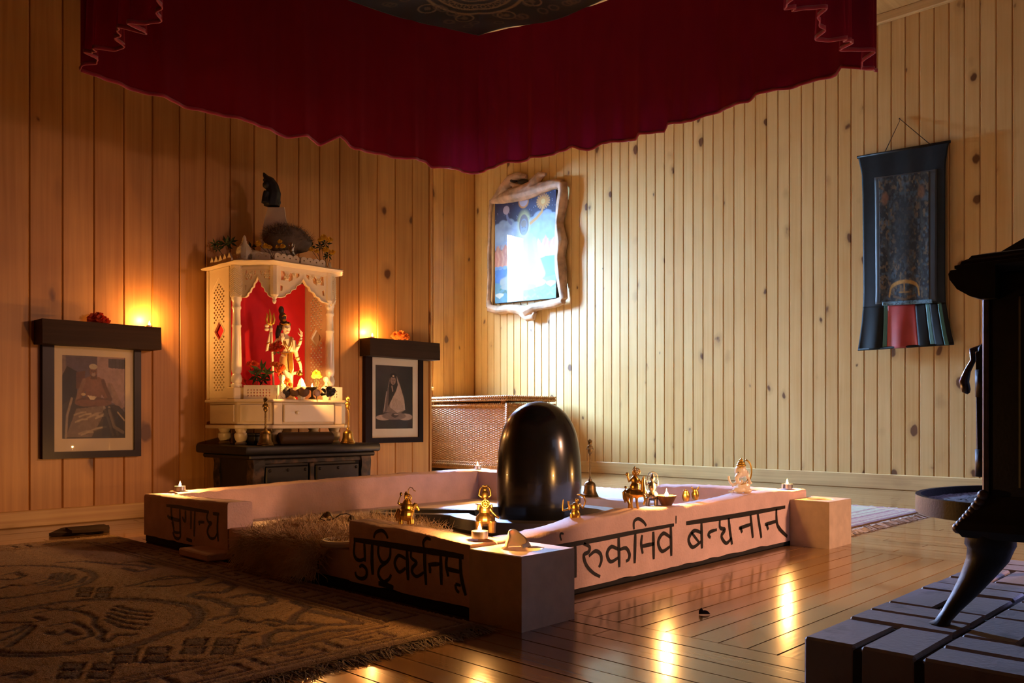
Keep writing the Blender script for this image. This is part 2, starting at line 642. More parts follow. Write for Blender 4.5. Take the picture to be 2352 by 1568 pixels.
class Paint:
    def __init__(s, U, V, base):
        s.U, s.V = U, V
        s.c = np.empty(U.shape + (3,))
        s.c[:] = lin(*base)[:3]

    def put(s, mask, col, a=1.0):
        m = (np.clip(mask, 0, 1) * a)[..., None]
        s.c = s.c * (1 - m) + np.array(lin(*col)[:3]) * m

    def ell(s, cu, cv, ru, rv, col, a=1.0, soft=0.12, ring=None):
        d = np.sqrt(((s.U - cu) / ru) ** 2 + ((s.V - cv) / rv) ** 2)
        if ring is None:
            s.put((1 - d) / soft + 0.5, col, a)
        else:
            s.put((ring - np.abs(d - 1)) / (ring * 0.5), col, a)

    def poly(s, pts, col, a=1.0):
        inside = np.zeros(s.U.shape, bool)
        n = len(pts)
        for i in range(n):
            (x0, y0), (x1, y1) = pts[i], pts[(i + 1) % n]
            if y0 == y1: continue
            t = ((s.V >= y0) != (s.V >= y1)) & (s.U < (x1 - x0) * (s.V - y0) / (y1 - y0) + x0)
            inside ^= t
        s.put(inside.astype(float), col, a)

    def line(s, pts, wd, col, a=1.0, asp=1.0):
        best = np.full(s.U.shape, 1e9)
        for (x0, y0), (x1, y1) in zip(pts, pts[1:]):
            dx, dy = x1 - x0, (y1 - y0) * asp
            t = np.clip(((s.U - x0) * dx + (s.V - y0) * asp * dy) / max(dx * dx + dy * dy, 1e-12), 0, 1)
            best = np.minimum(best, np.hypot(s.U - x0 - t * dx, (s.V - y0) * asp - t * dy))
        s.put((wd / 2 - best) / (wd * 0.25) + 0.5, col, a)
        return best

    def noise(s, amp, fu, fv, seed=0):
        r = np.random.default_rng(seed)
        acc = np.zeros(s.U.shape)
        for k in range(3):
            gx, gy = int(fu * 2 ** k) + 2, int(fv * 2 ** k) + 2
            g = r.random((gy, gx))
            x, y = s.U * (gx - 1.001), s.V * (gy - 1.001)
            x, y = np.clip(x, 0, gx - 1.001), np.clip(y, 0, gy - 1.001)
            i, j = x.astype(int), y.astype(int)
            fx, fy = x - i, y - j
            fx, fy = fx * fx * (3 - 2 * fx), fy * fy * (3 - 2 * fy)
            acc += ((g[j, i] * (1 - fx) + g[j, i + 1] * fx) * (1 - fy) + (g[j + 1, i] * (1 - fx) + g[j + 1, i + 1] * fx) * fy) / 2 ** k
        acc = acc / 1.75
        if amp:
            s.c *= (1 + amp * (acc - 0.5) * 2)[..., None]
        return acc


def grid_mesh(name, P, col, material, parent, smooth=True, thick=0.0):
    """P: (ny,nx,3) room points, col: (ny,nx,3) linear colour"""
    ny, nx = P.shape[:2]
    me = bpy.data.meshes.new(name)
    o = link(name, me, parent)
    v = (P - np.array(ORG[o.name])).reshape(-1, 3)
    idx = np.arange(ny * nx).reshape(ny, nx)
    f = np.stack([idx[:-1, :-1], idx[1:, :-1], idx[1:, 1:], idx[:-1, 1:]], -1).reshape(-1, 4)
    me.from_pydata(v.tolist(), [], f.tolist())
    if col is not None:
        at = me.color_attributes.new('Col', 'FLOAT_COLOR', 'POINT')
        rgba = np.ones((ny * nx, 4), np.float32)
        rgba[:, :3] = np.clip(col, 0, 1).reshape(-1, 3)
        at.data.foreach_set('color', rgba.ravel())
    if smooth:
        me.polygons.foreach_set('use_smooth', [True] * len(me.polygons))
    me.materials.append(material)
    if thick:
        k = o.modifiers.new('thick', 'SOLIDIFY')
        k.thickness = thick
        k.offset = -1
    me.update()
    return o


def bilerp(tl, tr, br, bl, U, V):
    tl, tr, br, bl = (np.array(q, float) for q in (tl, tr, br, bl))
    U, V = U[..., None], V[..., None]
    return (tl * (1 - U) + tr * U) * (1 - V) + (bl * (1 - U) + br * U) * V
# ================================================================== the room
XR, YL, YB, XE = 5.58, 3.906, 5.876, 3.347      # right wall, left wall, alcove back wall, end of the left wall
XN, YN, ZC = -3.4, -2.6, 3.05                   # walls behind the camera, ceiling

# floor with concentric strips of boards round the altar platform
b = B(); b.box((XN - .1, YN - .1, -0.06), (XR + .1, YB + .1, -0.004))
floor = props(b.build('floor', M['subfloor']), kind='structure')
BW = 0.063
nboard = 0


def board(x0, x1, y0, y1, along):
    global nboard
    b = B()
    g = 0.0017
    z = rng.uniform(-0.0004, 0.0004)
    b.box((x0 + g, y0 + g, -0.004), (x1 - g, y1 - g, z), bev=0)
    o = b.build('floorboard', M['floor_x' if along == 0 else 'floor_y'], floor)
    nboard += 1
    return o


def run(lo, hi, cut):
    """split a long run at random joints"""
    if not cut: return [(lo, hi)]
    c = [lo]
    while hi - c[-1] > 1.9:
        c.append(c[-1] + rng.uniform(0.7, 1.6))
    c.append(hi)
    return list(zip(c, c[1:]))


Y = 1.386
while Y > -0.9:                                  # right of the platform: boards along X
    for a, c in run(1.512, 2.90, rng.random() < .3): board(a, c, Y - BW, Y, 0)
    Y -= BW
X = 1.512
while X > 0.20:                                  # this side of the platform: boards along Y
    s = rng.uniform(0.2, 1.2)
    for a, c in ((-0.9, s), (s, 3.205)): board(X - BW, X, a, c, 1)
    X -= BW
Y = 3.205
while Y < 3.86:                                  # by the left wall: boards along X
    for a, c in run(0.3, 2.90, True): board(a, c, Y, Y + BW, 0)
    Y += BW
X = 2.90
while X < XR - 0.03:                             # beyond the platform: boards along Y
    s = rng.uniform(1.0, 2.0)
    for a, c in ((0.3, s), (s, s + 2.1), (s + 2.1, 5.87)): board(X, X + BW, a, c, 1)
    X += BW

# left wall with broad knotty planks
b = B(); b.box((XN, YL + 0.007, 0), (XE - 0.012, YL + 0.10, ZC))
wall_left = props(b.build('wall_left', M['groove']), kind='structure')


def plank_mesh(name, wdt, h, ch, mt):
    """upright tongue-and-groove board: width along local x, faces local -y, V edges"""
    b = B()
    g = 0.0012
    pr = [(g, 0.0065), (g, ch), (g + ch * .8, 0), (wdt - g - ch * .8, 0), (wdt - g, ch), (wdt - g, 0.0065)]
    b.quad_strip_rings([[Vector((x, y, z)) for x, y in pr] for z in (0, h)])
    me = bpy.data.meshes.new(name)
    bmesh.ops.recalc_face_normals(b.b, faces=b.b.faces)
    b.b.to_mesh(me); b.b.free()
    me.materials.append(mt)
    return me


def place(name, me, parent, M4):
    o = bpy.data.objects.new(name, me)
    COL.objects.link(o)
    o.parent = parent
    o.matrix_local = M4
    return o


WP = 0.1285
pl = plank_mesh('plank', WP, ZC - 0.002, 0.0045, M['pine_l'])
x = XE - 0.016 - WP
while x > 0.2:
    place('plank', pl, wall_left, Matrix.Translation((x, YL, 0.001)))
    x -= WP
b = B(); b.box((XE - 0.014, YL - 0.006, 0.0), (XE, YL + 0.104, ZC), bev=0.002)
b.build('end_board', M['pine_l'], wall_left)

# right wall with narrow planks
b = B(); b.box((XR + 0.007, YN, 0), (XR + 0.12, YB + 0.15, ZC))
wall_right = props(b.build('wall_right', M['groove']), kind='structure')
WR = 0.0858
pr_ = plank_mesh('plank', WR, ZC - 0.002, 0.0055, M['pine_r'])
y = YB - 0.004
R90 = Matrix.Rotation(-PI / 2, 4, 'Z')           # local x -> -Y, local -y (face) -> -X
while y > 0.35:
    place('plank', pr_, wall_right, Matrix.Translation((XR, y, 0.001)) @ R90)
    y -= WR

# alcove back wall with its window opening
WX0, WX1, WZ0, WZ1 = 4.72, 5.045, 0.74, 2.32
b = B()
for lo, hi in (((XE - .15, YB + .009, 0), (WX0, YB + .06, ZC)), ((WX1, YB + .009, 0), (XR + .009, YB + .06, ZC)),
               ((WX0, YB + .009, 0), (WX1, YB + .06, WZ0)), ((WX0, YB + .009, WZ1), (WX1, YB + .06, ZC))):
    b.box(lo, hi)
wall_back = props(b.build('wall_back', M['groove']), kind='structure')
pb = plank_mesh('plank', 0.1285, ZC - 0.002, 0.0045, M['pine_l'])
for k in range(4):
    place('plank', pb, wall_back, Matrix.Translation((XR - 0.006 - 0.1285 * (k + 1), YB, 0.001)))
b = B()
for lo, hi in (((WX0, YB - .002, WZ0 - .03), (WX0 + .015, YB + .062, WZ1)), ((WX1 - .015, YB - .002, WZ0), (WX1, YB + .062, WZ1)),
               ((WX0, YB - .03, WZ0 - .03), (WX1, YB + .062, WZ0)), ((WX0, YB - .002, WZ1 - .02), (WX1, YB + .062, WZ1))):
    b.box(lo, hi, bev=.003)
window_1 = props(b.build('window_1', M['pine_x']), kind='structure')
b = B(); b.box((XE - .11, YL + .10, 0), (XE - .01, YB + .06, ZC))
props(b.build('wall_alcove_side', M['pine_l']), kind='structure')

# walls behind the camera: one plain, one with the second window
b = B(); b.box((XN - .1, YN, 0), (XN, YL + .1, ZC))
props(b.build('wall_near', M['pine_l']), kind='structure')
b = B()
for lo, hi in (((XN, YN - .1, 0), (1.6, YN, ZC)), ((3.0, YN - .1, 0), (XR + .1, YN, ZC)), ((1.6, YN - .1, 0), (3.0, YN, .8)), ((1.6, YN - .1, 2.2), (3.0, YN, ZC))):
    b.box(lo, hi)
props(b.build('wall_front', M['pine_l']), kind='structure')
b = B(); b.box((XN - .1, YN - .1, ZC), (XR + .12, YB + .15, ZC + .08))
props(b.build('ceiling', M['ceil']), kind='structure')

# baseboards and ceiling trim
b = B(); b.box((XN, YL - .018, 0), (XE, YL, .070), bev=.004)
props(b.build('baseboard_left', M['pine_x']), kind='structure')
b = B(); b.box((XR - .020, 0.2, 0), (XR, YB, .096), bev=.004)
props(b.build('baseboard_right', M['pine_y']), kind='structure')
b = B(); b.box((XE, YB - .018, 0), (XR - .02, YB, .09), bev=.004)
props(b.build('baseboard_back', M['pine_x']), kind='structure')
b = B(); b.box((XR - .035, 0.2, ZC - .06), (XR, YB, ZC), bev=.006)
props(b.build('trim_1', M['pine_y']), kind='structure')
# ================================================================== crimson canopy over the platform
def velvet_mat():
    m, nt, p = new_mat('translucent crimson velvet')
    n, lk = nt.nodes, nt.links
    p.inputs['Base Color'].default_value = (0.11, 0.004, 0.010, 1)
    p.inputs['Roughness'].default_value = 0.9
    p.inputs['Sheen Weight'].default_value = 0.35
    p.inputs['Sheen Tint'].default_value = (1, 0.1, 0.15, 1)
    p.inputs['Specular IOR Level'].default_value = 0.1
    tr = n.new('ShaderNodeBsdfTranslucent')
    tr.inputs[0].default_value = (0.30, 0.006, 0.024, 1)
    mx = n.new('ShaderNodeMixShader')
    mx.inputs[0].default_value = 0.25
    out = n['Material Output']
    lk.new(p.outputs[0], mx.inputs[1])
    lk.new(tr.outputs[0], mx.inputs[2])
    lk.new(mx.outputs[0], out.inputs[0])
    return m


M['velvet'] = velvet_mat()
KX0, KX1, KY0, KY1 = 1.08, 3.00, 1.13, 3.13
canopy = thing('canopy', 'crimson velvet canopy hanging from the ceiling over the platform, with deep pleated skirt', 'canopy', (2.04, 2.13, 2.40))


def ztop(u, sag=.11):
    return 2.415 - sag * math.sin(PI * u)


def valance(pa, pb, zb, nrm, amp, seed, nfold):
    """pleated cloth from point pa to pb (plan), lower edge height zb(u), pushed about along nrm"""
    nx, nz = 240, 14
    r = np.random.default_rng(seed)
    ph = r.uniform(0, 6.28, 4)
    pa, pb, nrm = np.array(pa, float), np.array(pb, float), np.array(nrm, float)
    P = np.zeros((nz, nx, 3))
    L = np.linalg.norm(pb - pa)
    for i in range(nx):
        u = i / (nx - 1)
        wob = (math.sin(nfold * 2 * PI * u + ph[0] + 1.3 * math.sin(5 * u * PI + ph[2])) * .55 + math.sin(nfold * 3.7 * PI * u + ph[1]) * .30
               + math.sin(nfold * 7.3 * PI * u + ph[3]) * .15)
        ed = min(1.0, u / .03, (1 - u) / .03)
        for j in range(nz):
            t = j / (nz - 1)
            z = ztop(u) * (1 - t) + zb(u) * t
            q = pa + (pb - pa) * u + nrm * (wob * amp * (0.25 + 0.75 * t ** 1.2) * ed)
            P[j, i] = (q[0], q[1], z)
    o = grid_mesh('valance_panel', P, None, M['velvet'], canopy)
    # hem: a narrow doubled band along the lower edge, a sub-part
    H = np.zeros((3, nx, 3))
    for k, dz in enumerate((0.010, 0.004, -0.002)):
        H[k] = P[-1] + np.array((0, 0, dz))
        H[k, :, :2] += nrm[None, :2] * 0.003
    h = grid_mesh('hem', H, None, M['hem'], o)
    k = h.modifiers.new('thick', 'SOLIDIFY'); k.thickness = .004; k.offset = 0
    return o


def edge_fn(px, plane, ax, lo, hi):
    """lower-edge heights read off the photo, as a function of u along the panel"""
    pts = []
    for a, c in px:
        p = plane(a, c)
        pts.append(((p[ax] - lo) / (hi - lo), p.z))
    pts.sort()
    us = [q[0] for q in pts]; zs = [q[1] for q in pts]
    return lambda u: float(np.interp(u, us, zs))


FL = [(177, 161), (240, 185), (334, 215), (451, 252), (521, 269), (591, 290), (638, 306), (661, 316), (703, 316), (741, 333), (760, 323), (778, 316),
      (802, 337), (816, 344), (876, 353), (895, 362), (984, 372), (993, 386), (1045, 388), (1082, 400), (1097, 399)]
FRr = [(1100, 398), (1161, 377), (1240, 362), (1292, 348), (1320, 339), (1338, 346), (1353, 347), (1381, 330), (1427, 323), (1465, 323), (1474, 311), (1526, 302),
       (1530, 285), (1591, 281), (1642, 257), (1722, 236), (1738, 220), (1801, 206), (1858, 188), (1923, 175), (1937, 159), (2016, 160)]
valance((KX0, KY1, 0), (KX1, KY1, 0), edge_fn(FL, lambda a, c: atY(a, c, KY1), 0, KX0, KX1), (0, -1, 0), .024, 3, 7)
valance((KX1, KY1, 0), (KX1, KY0, 0), edge_fn(FRr, lambda a, c: atX(a, c, KX1), 1, KY1, KY0), (-1, 0, 0), .023, 5, 7)
valance((KX0, KY1, 0), (KX0, KY0, 0), lambda u: 1.665 + .012 * math.sin(u * 41) + .01 * math.sin(u * 17), (-1, 0, 0), .050, 8, 11)
valance((KX0, KY0, 0), (KX1, KY0, 0), lambda u: 1.665 + .014 * math.sin(u * 37), (0, -1, 0), .050, 11, 11)

# patterned top cloth, black with gold roundels
nx = ny = 330
U, V = grid_uv(nx, ny)
X = KX0 + (KX1 - KX0) * U
Y = KY0 + (KY1 - KY0) * V
Z = 2.412 - .11 * np.maximum(np.sin(PI * U), np.sin(PI * V)) + .012 * np.sin(U * 23) * np.sin(V * 19)
pt = Paint(X, Y, (10, 8, 10))
gold, gd = (120, 96, 58), (84, 66, 42)
for cx, cy in ((2.60, 2.74), (1.5, 2.70), (2.56, 1.55), (1.5, 1.55), (2.04, 2.13)):
    for r in (.035, .062, .085, .125, .17, .215):
        pt.ell(cx, cy, r, r, gold, .9, ring=.05 if r > .1 else .09)
    pt.ell(cx, cy, .018, .018, gold)
    for k in range(24):
        a = 2 * PI * k / 24
        pt.ell(cx + .147 * math.cos(a), cy + .147 * math.sin(a), .013, .013, gold, .8, ring=.3)
    for k in range(8):
        a = 2 * PI * k / 8 + .2
        pt.ell(cx + .265 * math.cos(a), cy + .265 * math.sin(a), .042, .042, gold, .8, ring=.14)
        pt.ell(cx + .265 * math.cos(a), cy + .265 * math.sin(a), .016, .016, gd)
rr = np.random.default_rng(2)
for k in range(70):
    s = rr.random()
    e = [(KX0 + .1 + s * 1.72, KY1 - .09), (KX1 - .09, KY0 + .1 + s * 1.8), (KX0 + .1 + s * 1.72, KY1 - .17), (KX1 - .17, KY0 + .1 + s * 1.8)][k % 4]
    pt.ell(e[0], e[1], .022, .022, gd, .8, ring=.3)
grid_mesh('top_cloth', np.stack([X, Y, Z], -1), pt.c, M['cloth_print'], canopy, thick=.004)
# ================================================================== stone platform
PX0, PX1, PY0, PY1, PT = 1.30, 3.00, 1.385, 3.13, 0.088     # outer faces, slab thickness


def slab(name, label, p0, p1, inward, topf, zb=0.026, parent=None, grp='rim slabs of the platform', rough=.004, seed=1.0):
    """upright rough-topped slab: outer face from p0 to p1 in plan, thick along inward, top height topf(t)"""
    p0, p1, n = Vector((*p0, 0)), Vector((*p1, 0)), Vector((*inward, 0))
    L = (p1 - p0).length
    t = thing(name, label, 'stone slab', p0 + (p1 - p0) * .5, grp)
    N = max(8, int(L / .016))
    rings = []
    th = n.length
    nn = n / th
    for i in range(N + 1):
        f = i / N
        q = p0 + (p1 - p0) * f
        h = topf(f) + .0045 * noise.noise(Vector((q.x * 9 + seed, q.y * 9, seed))) + .002 * noise.noise(Vector((q.x * 40, q.y * 40, seed)))
        e = .006 + .004 * noise.noise(Vector((q.x * 25, q.y * 25, 3 + seed)))
        zl = zb + .006 * max(0, noise.noise(Vector((q.x * 14, q.y * 14, 9 + seed))))
        pr = [(0, zl), (0, .06), (0, .11), (0, h - e - .004), (e * .35, h - e * .4), (e * 1.1, h), (th * .5, h + .002 * noise.noise(q * 20)), (th - e * 1.2, h - .002), (th - .002, h - e), (th, .08), (th, zb)]
        rings.append([q + nn * a + UP * z for a, z in pr])
    b = B()
    b.quad_strip_rings(rings)
    b.build('slab_body', M['stone'], t, auto=math.radians(50))
    return t


def lettering(parent, plane, nrm, strokes, z=(0, 0, 1, 1), wd=30):
    """brush strokes: zoom pixel polylines (crop offset x,y and scale) laid on a plane as thin paint"""
    ox, oy, s = z
    b = B()
    for st in strokes:
        ww = wd
        if isinstance(st[0], (int, float)):
            ww, st = st[0], st[1]
        # resample smoothly
        pts = [Vector((p[0], p[1], 0)) for p in st]
        fine = []
        for i in range(len(pts) - 1):
            a = pts[max(i - 1, 0)]; p = pts[i]; q = pts[i + 1]; d = pts[min(i + 2, len(pts) - 1)]
            for k in range(5):
                u = k / 5
                fine.append(0.5 * ((2 * p) + (-a + q) * u + (2 * a - 5 * p + 4 * q - d) * u * u + (-a + 3 * p - 3 * q + d) * u ** 3))
        fine.append(pts[-1])
        n = len(fine)
        P = [plane(ox + p.x / s, oy + p.y / s) + Vector(nrm) * 0.0007 for p in fine]
        sc_ = 1.22 * depth(P[0]) / F / s
        W_ = [ww * sc_ * (0.75 + 0.35 * math.sin(PI * min(1, (i + .6) / n)) + .12 * noise.noise(Vector((i * .9, ww, len(st))))) for i in range(n)]
        b.ribbon(P, W_, nrm)
    return b.build('lettering', M['ink'], parent, recalc=False)


def ramp(*pts):
    return lambda f: float(np.interp(f, [p[0] for p in pts], [p[1] for p in pts]))


# dark plinth the slabs stand on
pt_ = thing('platform_plinth', 'dark low plinth under the inscribed stone platform', 'plinth', (2.15, 2.26, 0))
for lo, hi in (((PX0 + .004, PY0 + .004, 0), (PX0 + PT, PY1 - .004, .026)), ((PX1 - PT, PY0 + .004, 0), (PX1 - .004, PY1 - .004, .026)),
               ((PX0 + PT, PY0 + .006, 0), (PX1 - PT, PY0 + PT, .0148)), ((PX0 + PT, PY1 - PT, 0), (PX1 - PT, PY1 - .004, .026))):
    b = B(); b.box(lo, hi, bev=.003); b.jitter(.0015, 30)
    b.build('plinth_rail', M['mortar'], pt_)
b = B(); b.box((PX0 + PT + .003, PY0 + PT + .003, 0), (PX1 - PT - .003, PY1 - PT - .003, .058), bev=.003)
b.build('inner_bed', M['white_slab'], pt_)

slA = slab('stone_slab', 'short pink stone slab with black Sanskrit word, left of the sheepskin', (PX0, 2.50), (PX0, PY1), (PT, 0), ramp((0, .187), (.6, .178), (1, .173)), seed=2)
slB = slab('stone_slab', 'pink stone slab with long black Sanskrit word, between sheepskin and near corner block', (PX0, PY0), (PX0, 1.845), (PT, 0), ramp((0, .168), (.5, .181), (1, .184)), seed=5)
slC = slab('stone_slab', 'long pink stone slab with two black Sanskrit words, facing the floorboards', (PX0 + PT, PY0), (PX1, PY0), (0, PT), ramp((0, .166), (.08, .166), (.2, .185), (.35, .193), (.6, .188), (.75, .197), (1, .192)), seed=9, zb=.015)
slD = slab('stone_slab', 'plain pink stone slab along the rear, in front of the black altar table', (PX0 + PT, PY1), (PX1, PY1), (0, -PT), ramp((0, .180), (.5, .195), (1, .200)), seed=13)
slE = slab('stone_slab', 'plain stone slab behind the white elephant-headed figure, lit blue by daylight', (PX1, PY0 + PT), (PX1, 1.985), (-PT, 0), ramp((0, .190), (.6, .186), (1, .180)), seed=17)
slF = slab('stone_slab', 'plain stone slab behind the black egg stone at the far corner tealight', (PX1, 2.62), (PX1, PY1 - PT), (-PT, 0), ramp((0, .19), (1, .196)), seed=21)


def sill(name, label, lo, hi, m='stone'):
    t = thing(name, label, 'stone slab', ((lo[0] + hi[0]) / 2, (lo[1] + hi[1]) / 2, lo[2]))
    b = B(); b.box(lo, hi, bev=.006, seg=2); b.jitter(.0012, 40)
    b.build('slab_body', M[m], t, auto=.6)
    return t


sill('threshold_slab', 'low pink threshold slab under the hanging sheepskin', (PX0 + .002, 1.847, .026), (PX0 + PT, 2.498, .106))
sill('threshold_slab', 'low white threshold slab under the standing bell, lit blue', (PX1 - PT, 1.987, .026), (PX1, 2.618, .104), 'white_slab')
# white tray slab that juts out beside slab B
b = B()
c = atX(800, 1232, PX0 - .02)
t = thing('round_tray', 'round-edged white stone tray jutting out beside the sheepskin', 'tray', (PX0 + .03, 1.90, .106))
b.lathe([(.0, .0005), (.050, .0005), (.060, .006), (.062, .014), (.058, .020), (.050, .020), (.046, .016), (0, .015)], (PX0 + .03, 1.915, .106), 28)
b.build('tray_body', M['white_slab'], t, auto=.7)
b = B()
t = thing('step_block', 'small stone step block on the floor below the short inscribed slab', 'block', (PX0 - .045, 2.57, 0))
b.box((PX0 - .085, 2.46, 0.0125), (PX0 - .002, 2.66, .036), bev=.004); b.jitter(.001, 40)
b.build('block_body', M['stone'], t)

lettering(slA, lambda a, c: atX(a, c, PX0), (-1, 0, 0), [
    [(185, 525), (300, 538), (400, 555), (610, 590)], [(650, 605), (715, 612)],
    [(232, 540), (236, 620), (248, 680), (262, 760)], [(198, 620), (215, 645), (300, 672), (322, 668)], [(320, 560), (322, 700), (325, 845)],
    (22, [(240, 690), (255, 740), (268, 790), (325, 796)]), (24, [(250, 790), (268, 840), (300, 858), (326, 840)]),
    [(375, 575), (375, 660), (370, 690)], (22, [(345, 640), (358, 670), (376, 690)]), [(430, 575), (430, 760)], [(470, 580), (466, 700), (462, 835)],
    [(385, 860), (442, 880)], (22, [(505, 690), (565, 692)]), (20, [(512, 695), (518, 722)]),
    (24, [(598, 598), (590, 650), (606, 690), (634, 700), (606, 740), (596, 800), (625, 850), (668, 850), (695, 800)]), [(700, 620), (695, 760), (704, 885)]],
    (340, 1040, 4.3556), 27)
lettering(slB, lambda a, c: atX(a, c, PX0), (-1, 0, 0), [
    (42, [(135, 655), (390, 692), (700, 742), (1000, 788), (1178, 820)]),
    [(146, 670), (138, 780), (160, 838), (200, 852), (240, 836)], [(236, 680), (240, 770), (242, 865)],
    [(150, 960), (165, 1005), (215, 1026), (255, 1000), (254, 935), (215, 898), (190, 918)],
    (36, [(310, 700), (308, 860), (316, 988)]), (26, [(325, 640), (345, 588), (400, 568), (440, 600), (458, 645)]),
    [(372, 705), (368, 790), (400, 866), (440, 872), (478, 820), (484, 725)], [(442, 880), (386, 918), (370, 990), (415, 1052), (468, 1030), (490, 985)],
    (40, [(370, 1068), (440, 1085), (512, 1112)]), [(630, 838), (560, 806), (524, 880), (566, 962), (628, 925)], (34, [(640, 752), (645, 900), (650, 1040)]),
    (26, [(800, 735), (796, 680), (826, 640), (866, 656)]), [(682, 760), (680, 825), (730, 872), (694, 920), (692, 970), (735, 1005), (800, 965)], (34, [(806, 770), (810, 910), (822, 1085)]),
    (30, [(842, 892), (955, 886)]), (30, [(856, 895), (860, 975)]), (34, [(960, 805), (962, 930), (968, 1085)]),
    (30, [(1022, 805), (1012, 890), (1032, 1005)]), (32, [(1010, 930), (1142, 962)]), (36, [(1146, 830), (1152, 980), (1172, 1090), (1198, 1185)]),
    (26, [(1098, 1078), (1110, 1130), (1135, 1158)]), (24, [(1100, 1075), (1150, 1090)])],
    (780, 1080, 4.127), 28)
lettering(slC, lambda a, c: atY(a, c, PY0), (0, -1, 0), [
    (30, [(-20, 785), (110, 762), (400, 708), (640, 660), (940, 604)]), (30, [(1032, 592), (1400, 536), (1775, 470)]),
    (14, [(96, 722), (86, 690), (92, 668), (112, 672)]), (24, [(118, 770), (118, 900), (118, 1010)]), (28, [(198, 755), (200, 1000)]),
    [(262, 745), (306, 768), (300, 806), (264, 832), (282, 905), (332, 962), (386, 992)], [(302, 838), (350, 800), (388, 822), (396, 872), (378, 922)],
    (26, [(525, 700), (530, 922)]), [(526, 790), (470, 768), (438, 820), (464, 880), (522, 850)], [(532, 790), (580, 778), (606, 822), (600, 862), (580, 876)],
    (26, [(650, 668), (645, 892)]), (20, [(640, 638), (640, 582), (672, 558), (712, 582), (732, 612)]), (22, [(702, 680), (694, 745), (706, 820)]), (24, [(700, 764), (790, 746)]), (26, [(785, 655), (788, 862)]),
    [(916, 700), (860, 668), (822, 732), (850, 802), (908, 768)], (26, [(916, 615), (920, 838)]), (10, [(956, 535), (955, 595)]),
    (26, [(1146, 588), (1150, 782)]), [(1142, 662), (1090, 648), (1050, 712), (1080, 772), (1142, 730)], (18, [(1070, 660), (1126, 732)]),
    (22, [(1215, 700), (1198, 680), (1215, 655), (1262, 640)]),
    [(1284, 568), (1286, 625), (1322, 640), (1296, 690), (1332, 742), (1372, 702)], (26, [(1350, 552), (1360, 650), (1376, 752)]),
    (22, [(1428, 630), (1522, 598)]), (22, [(1438, 622), (1452, 662)]), (26, [(1514, 530), (1532, 702)]), (26, [(1568, 522), (1596, 702)]),
    (22, [(1622, 602), (1705, 578)]), (22, [(1634, 600), (1648, 640)]), (26, [(1708, 485), (1718, 610), (1790, 692)])],
    (1260, 1020, 3.2667), 24)


# travertine corner blocks with a round well in the top
def corner_block(name, label, lo, hi):
    t = thing(name, label, 'stone block', ((lo[0] + hi[0]) / 2, (lo[1] + hi[1]) / 2, 0), 'corner blocks of the platform')
    cx, cy, R = (lo[0] + hi[0]) / 2, (lo[1] + hi[1]) / 2, .043
    z = hi[2]
    e = .002
    seg = 32
    b = B()
    def sq(i, d):                     # point on the square outline at angle index
        a = 2 * PI * (i + .5) / seg
        c, s = math.cos(a), math.sin(a)
        hx, hy = (hi[0] - lo[0]) / 2 - d, (hi[1] - lo[1]) / 2 - d
        k = min(hx / abs(c) if abs(c) > 1e-6 else 9, hy / abs(s) if abs(s) > 1e-6 else 9)
        return cx + c * k, cy + s * k
    # exact corners replace the ray nearest to each corner
    def ringsq(d, zz):
        P = [Vector((*sq(i, d), zz)) for i in range(seg)]
        hx, hy = (hi[0] - lo[0]) / 2 - d, (hi[1] - lo[1]) / 2 - d
        for sx in (-1, 1):
            for sy in (-1, 1):
                q = Vector((cx + sx * hx, cy + sy * hy, zz))
                i = min(range(seg), key=lambda k: (P[k] - q).length)
                P[i] = q
        return P
    circ = lambda r, zz: [Vector((cx + r * math.cos(2 * PI * (i + .5) / seg), cy + r * math.sin(2 * PI * (i + .5) / seg), zz)) for i in range(seg)]
    b.quad_strip_rings([ringsq(0, lo[2]), ringsq(0, z - e), ringsq(e, z), circ(R + .004, z), circ(R, z - .003), circ(R * .95, z - .034)])
    b.build('block_body', M['travertine'], t, auto=.5)
    return t


corner_block('corner_block', 'cream stone cube holding a broken shell, at the near corner of the platform', (1.297, 1.222, 0), (1.470, 1.3835, .160))
corner_block('corner_block', 'cream stone cube with empty round well, at the right end of the inscribed slab', (2.866, 1.240, 0), (3.052, 1.3835, .163))

# broken shell lying on the near block
g = Fr(1190, 1262, (1.385, 1.300, .1605))
t = thing('shell_piece', 'broken cream shell piece lying on the near corner block', 'shell', g(1185, 1268))
n = 26
P = np.zeros((8, n, 3))
for i in range(n):
    a = -.9 + 4.3 * i / (n - 1)
    for j in range(8):
        r = (27 + 4 * math.sin(3 * a)) * (1 - .05 * j) * (.6 + .4 * min(1, i / 6))
        z = (j / 7) * (10 + 30 * max(0, math.sin(a * .62 + .2)) ** 2)
        P[j, i] = g(1178 + r * math.cos(a), 1262 - z - r * .22 * math.sin(a), 26 * math.sin(a) * .8)
P[..., 2] = np.maximum(P[..., 2], .1612)
grid_mesh('shell_body', P, None, M['marble_w'], t, thick=.0035)
b = B(); b.tube([g(1200, 1262, -2), g(1218, 1262, 0), g(1238, 1263, 4)], [.004, .005, .0025], 8)
for v in b.b.verts: v.co.z = max(v.co.z, .1612)
b.build('shell_tip', M['marble_w'], t, True)

# polished egg-shaped black stone on its round base
LC = Vector((2.30, 2.08, 0))
lg = Fr(1237, 1200, LC + UP * .092)
t = thing('egg_stone', 'tall polished black egg-shaped stone rising from the round black base', 'stone', LC + UP * .075)
prof = [(90, -14)] + [(92, 0), (96, 30), (98, 70), (97, 110), (94, 150), (88, 185), (78, 214), (64, 236), (46, 252), (26, 261), (10, 264.5), (0, 265)]
s = lg.s
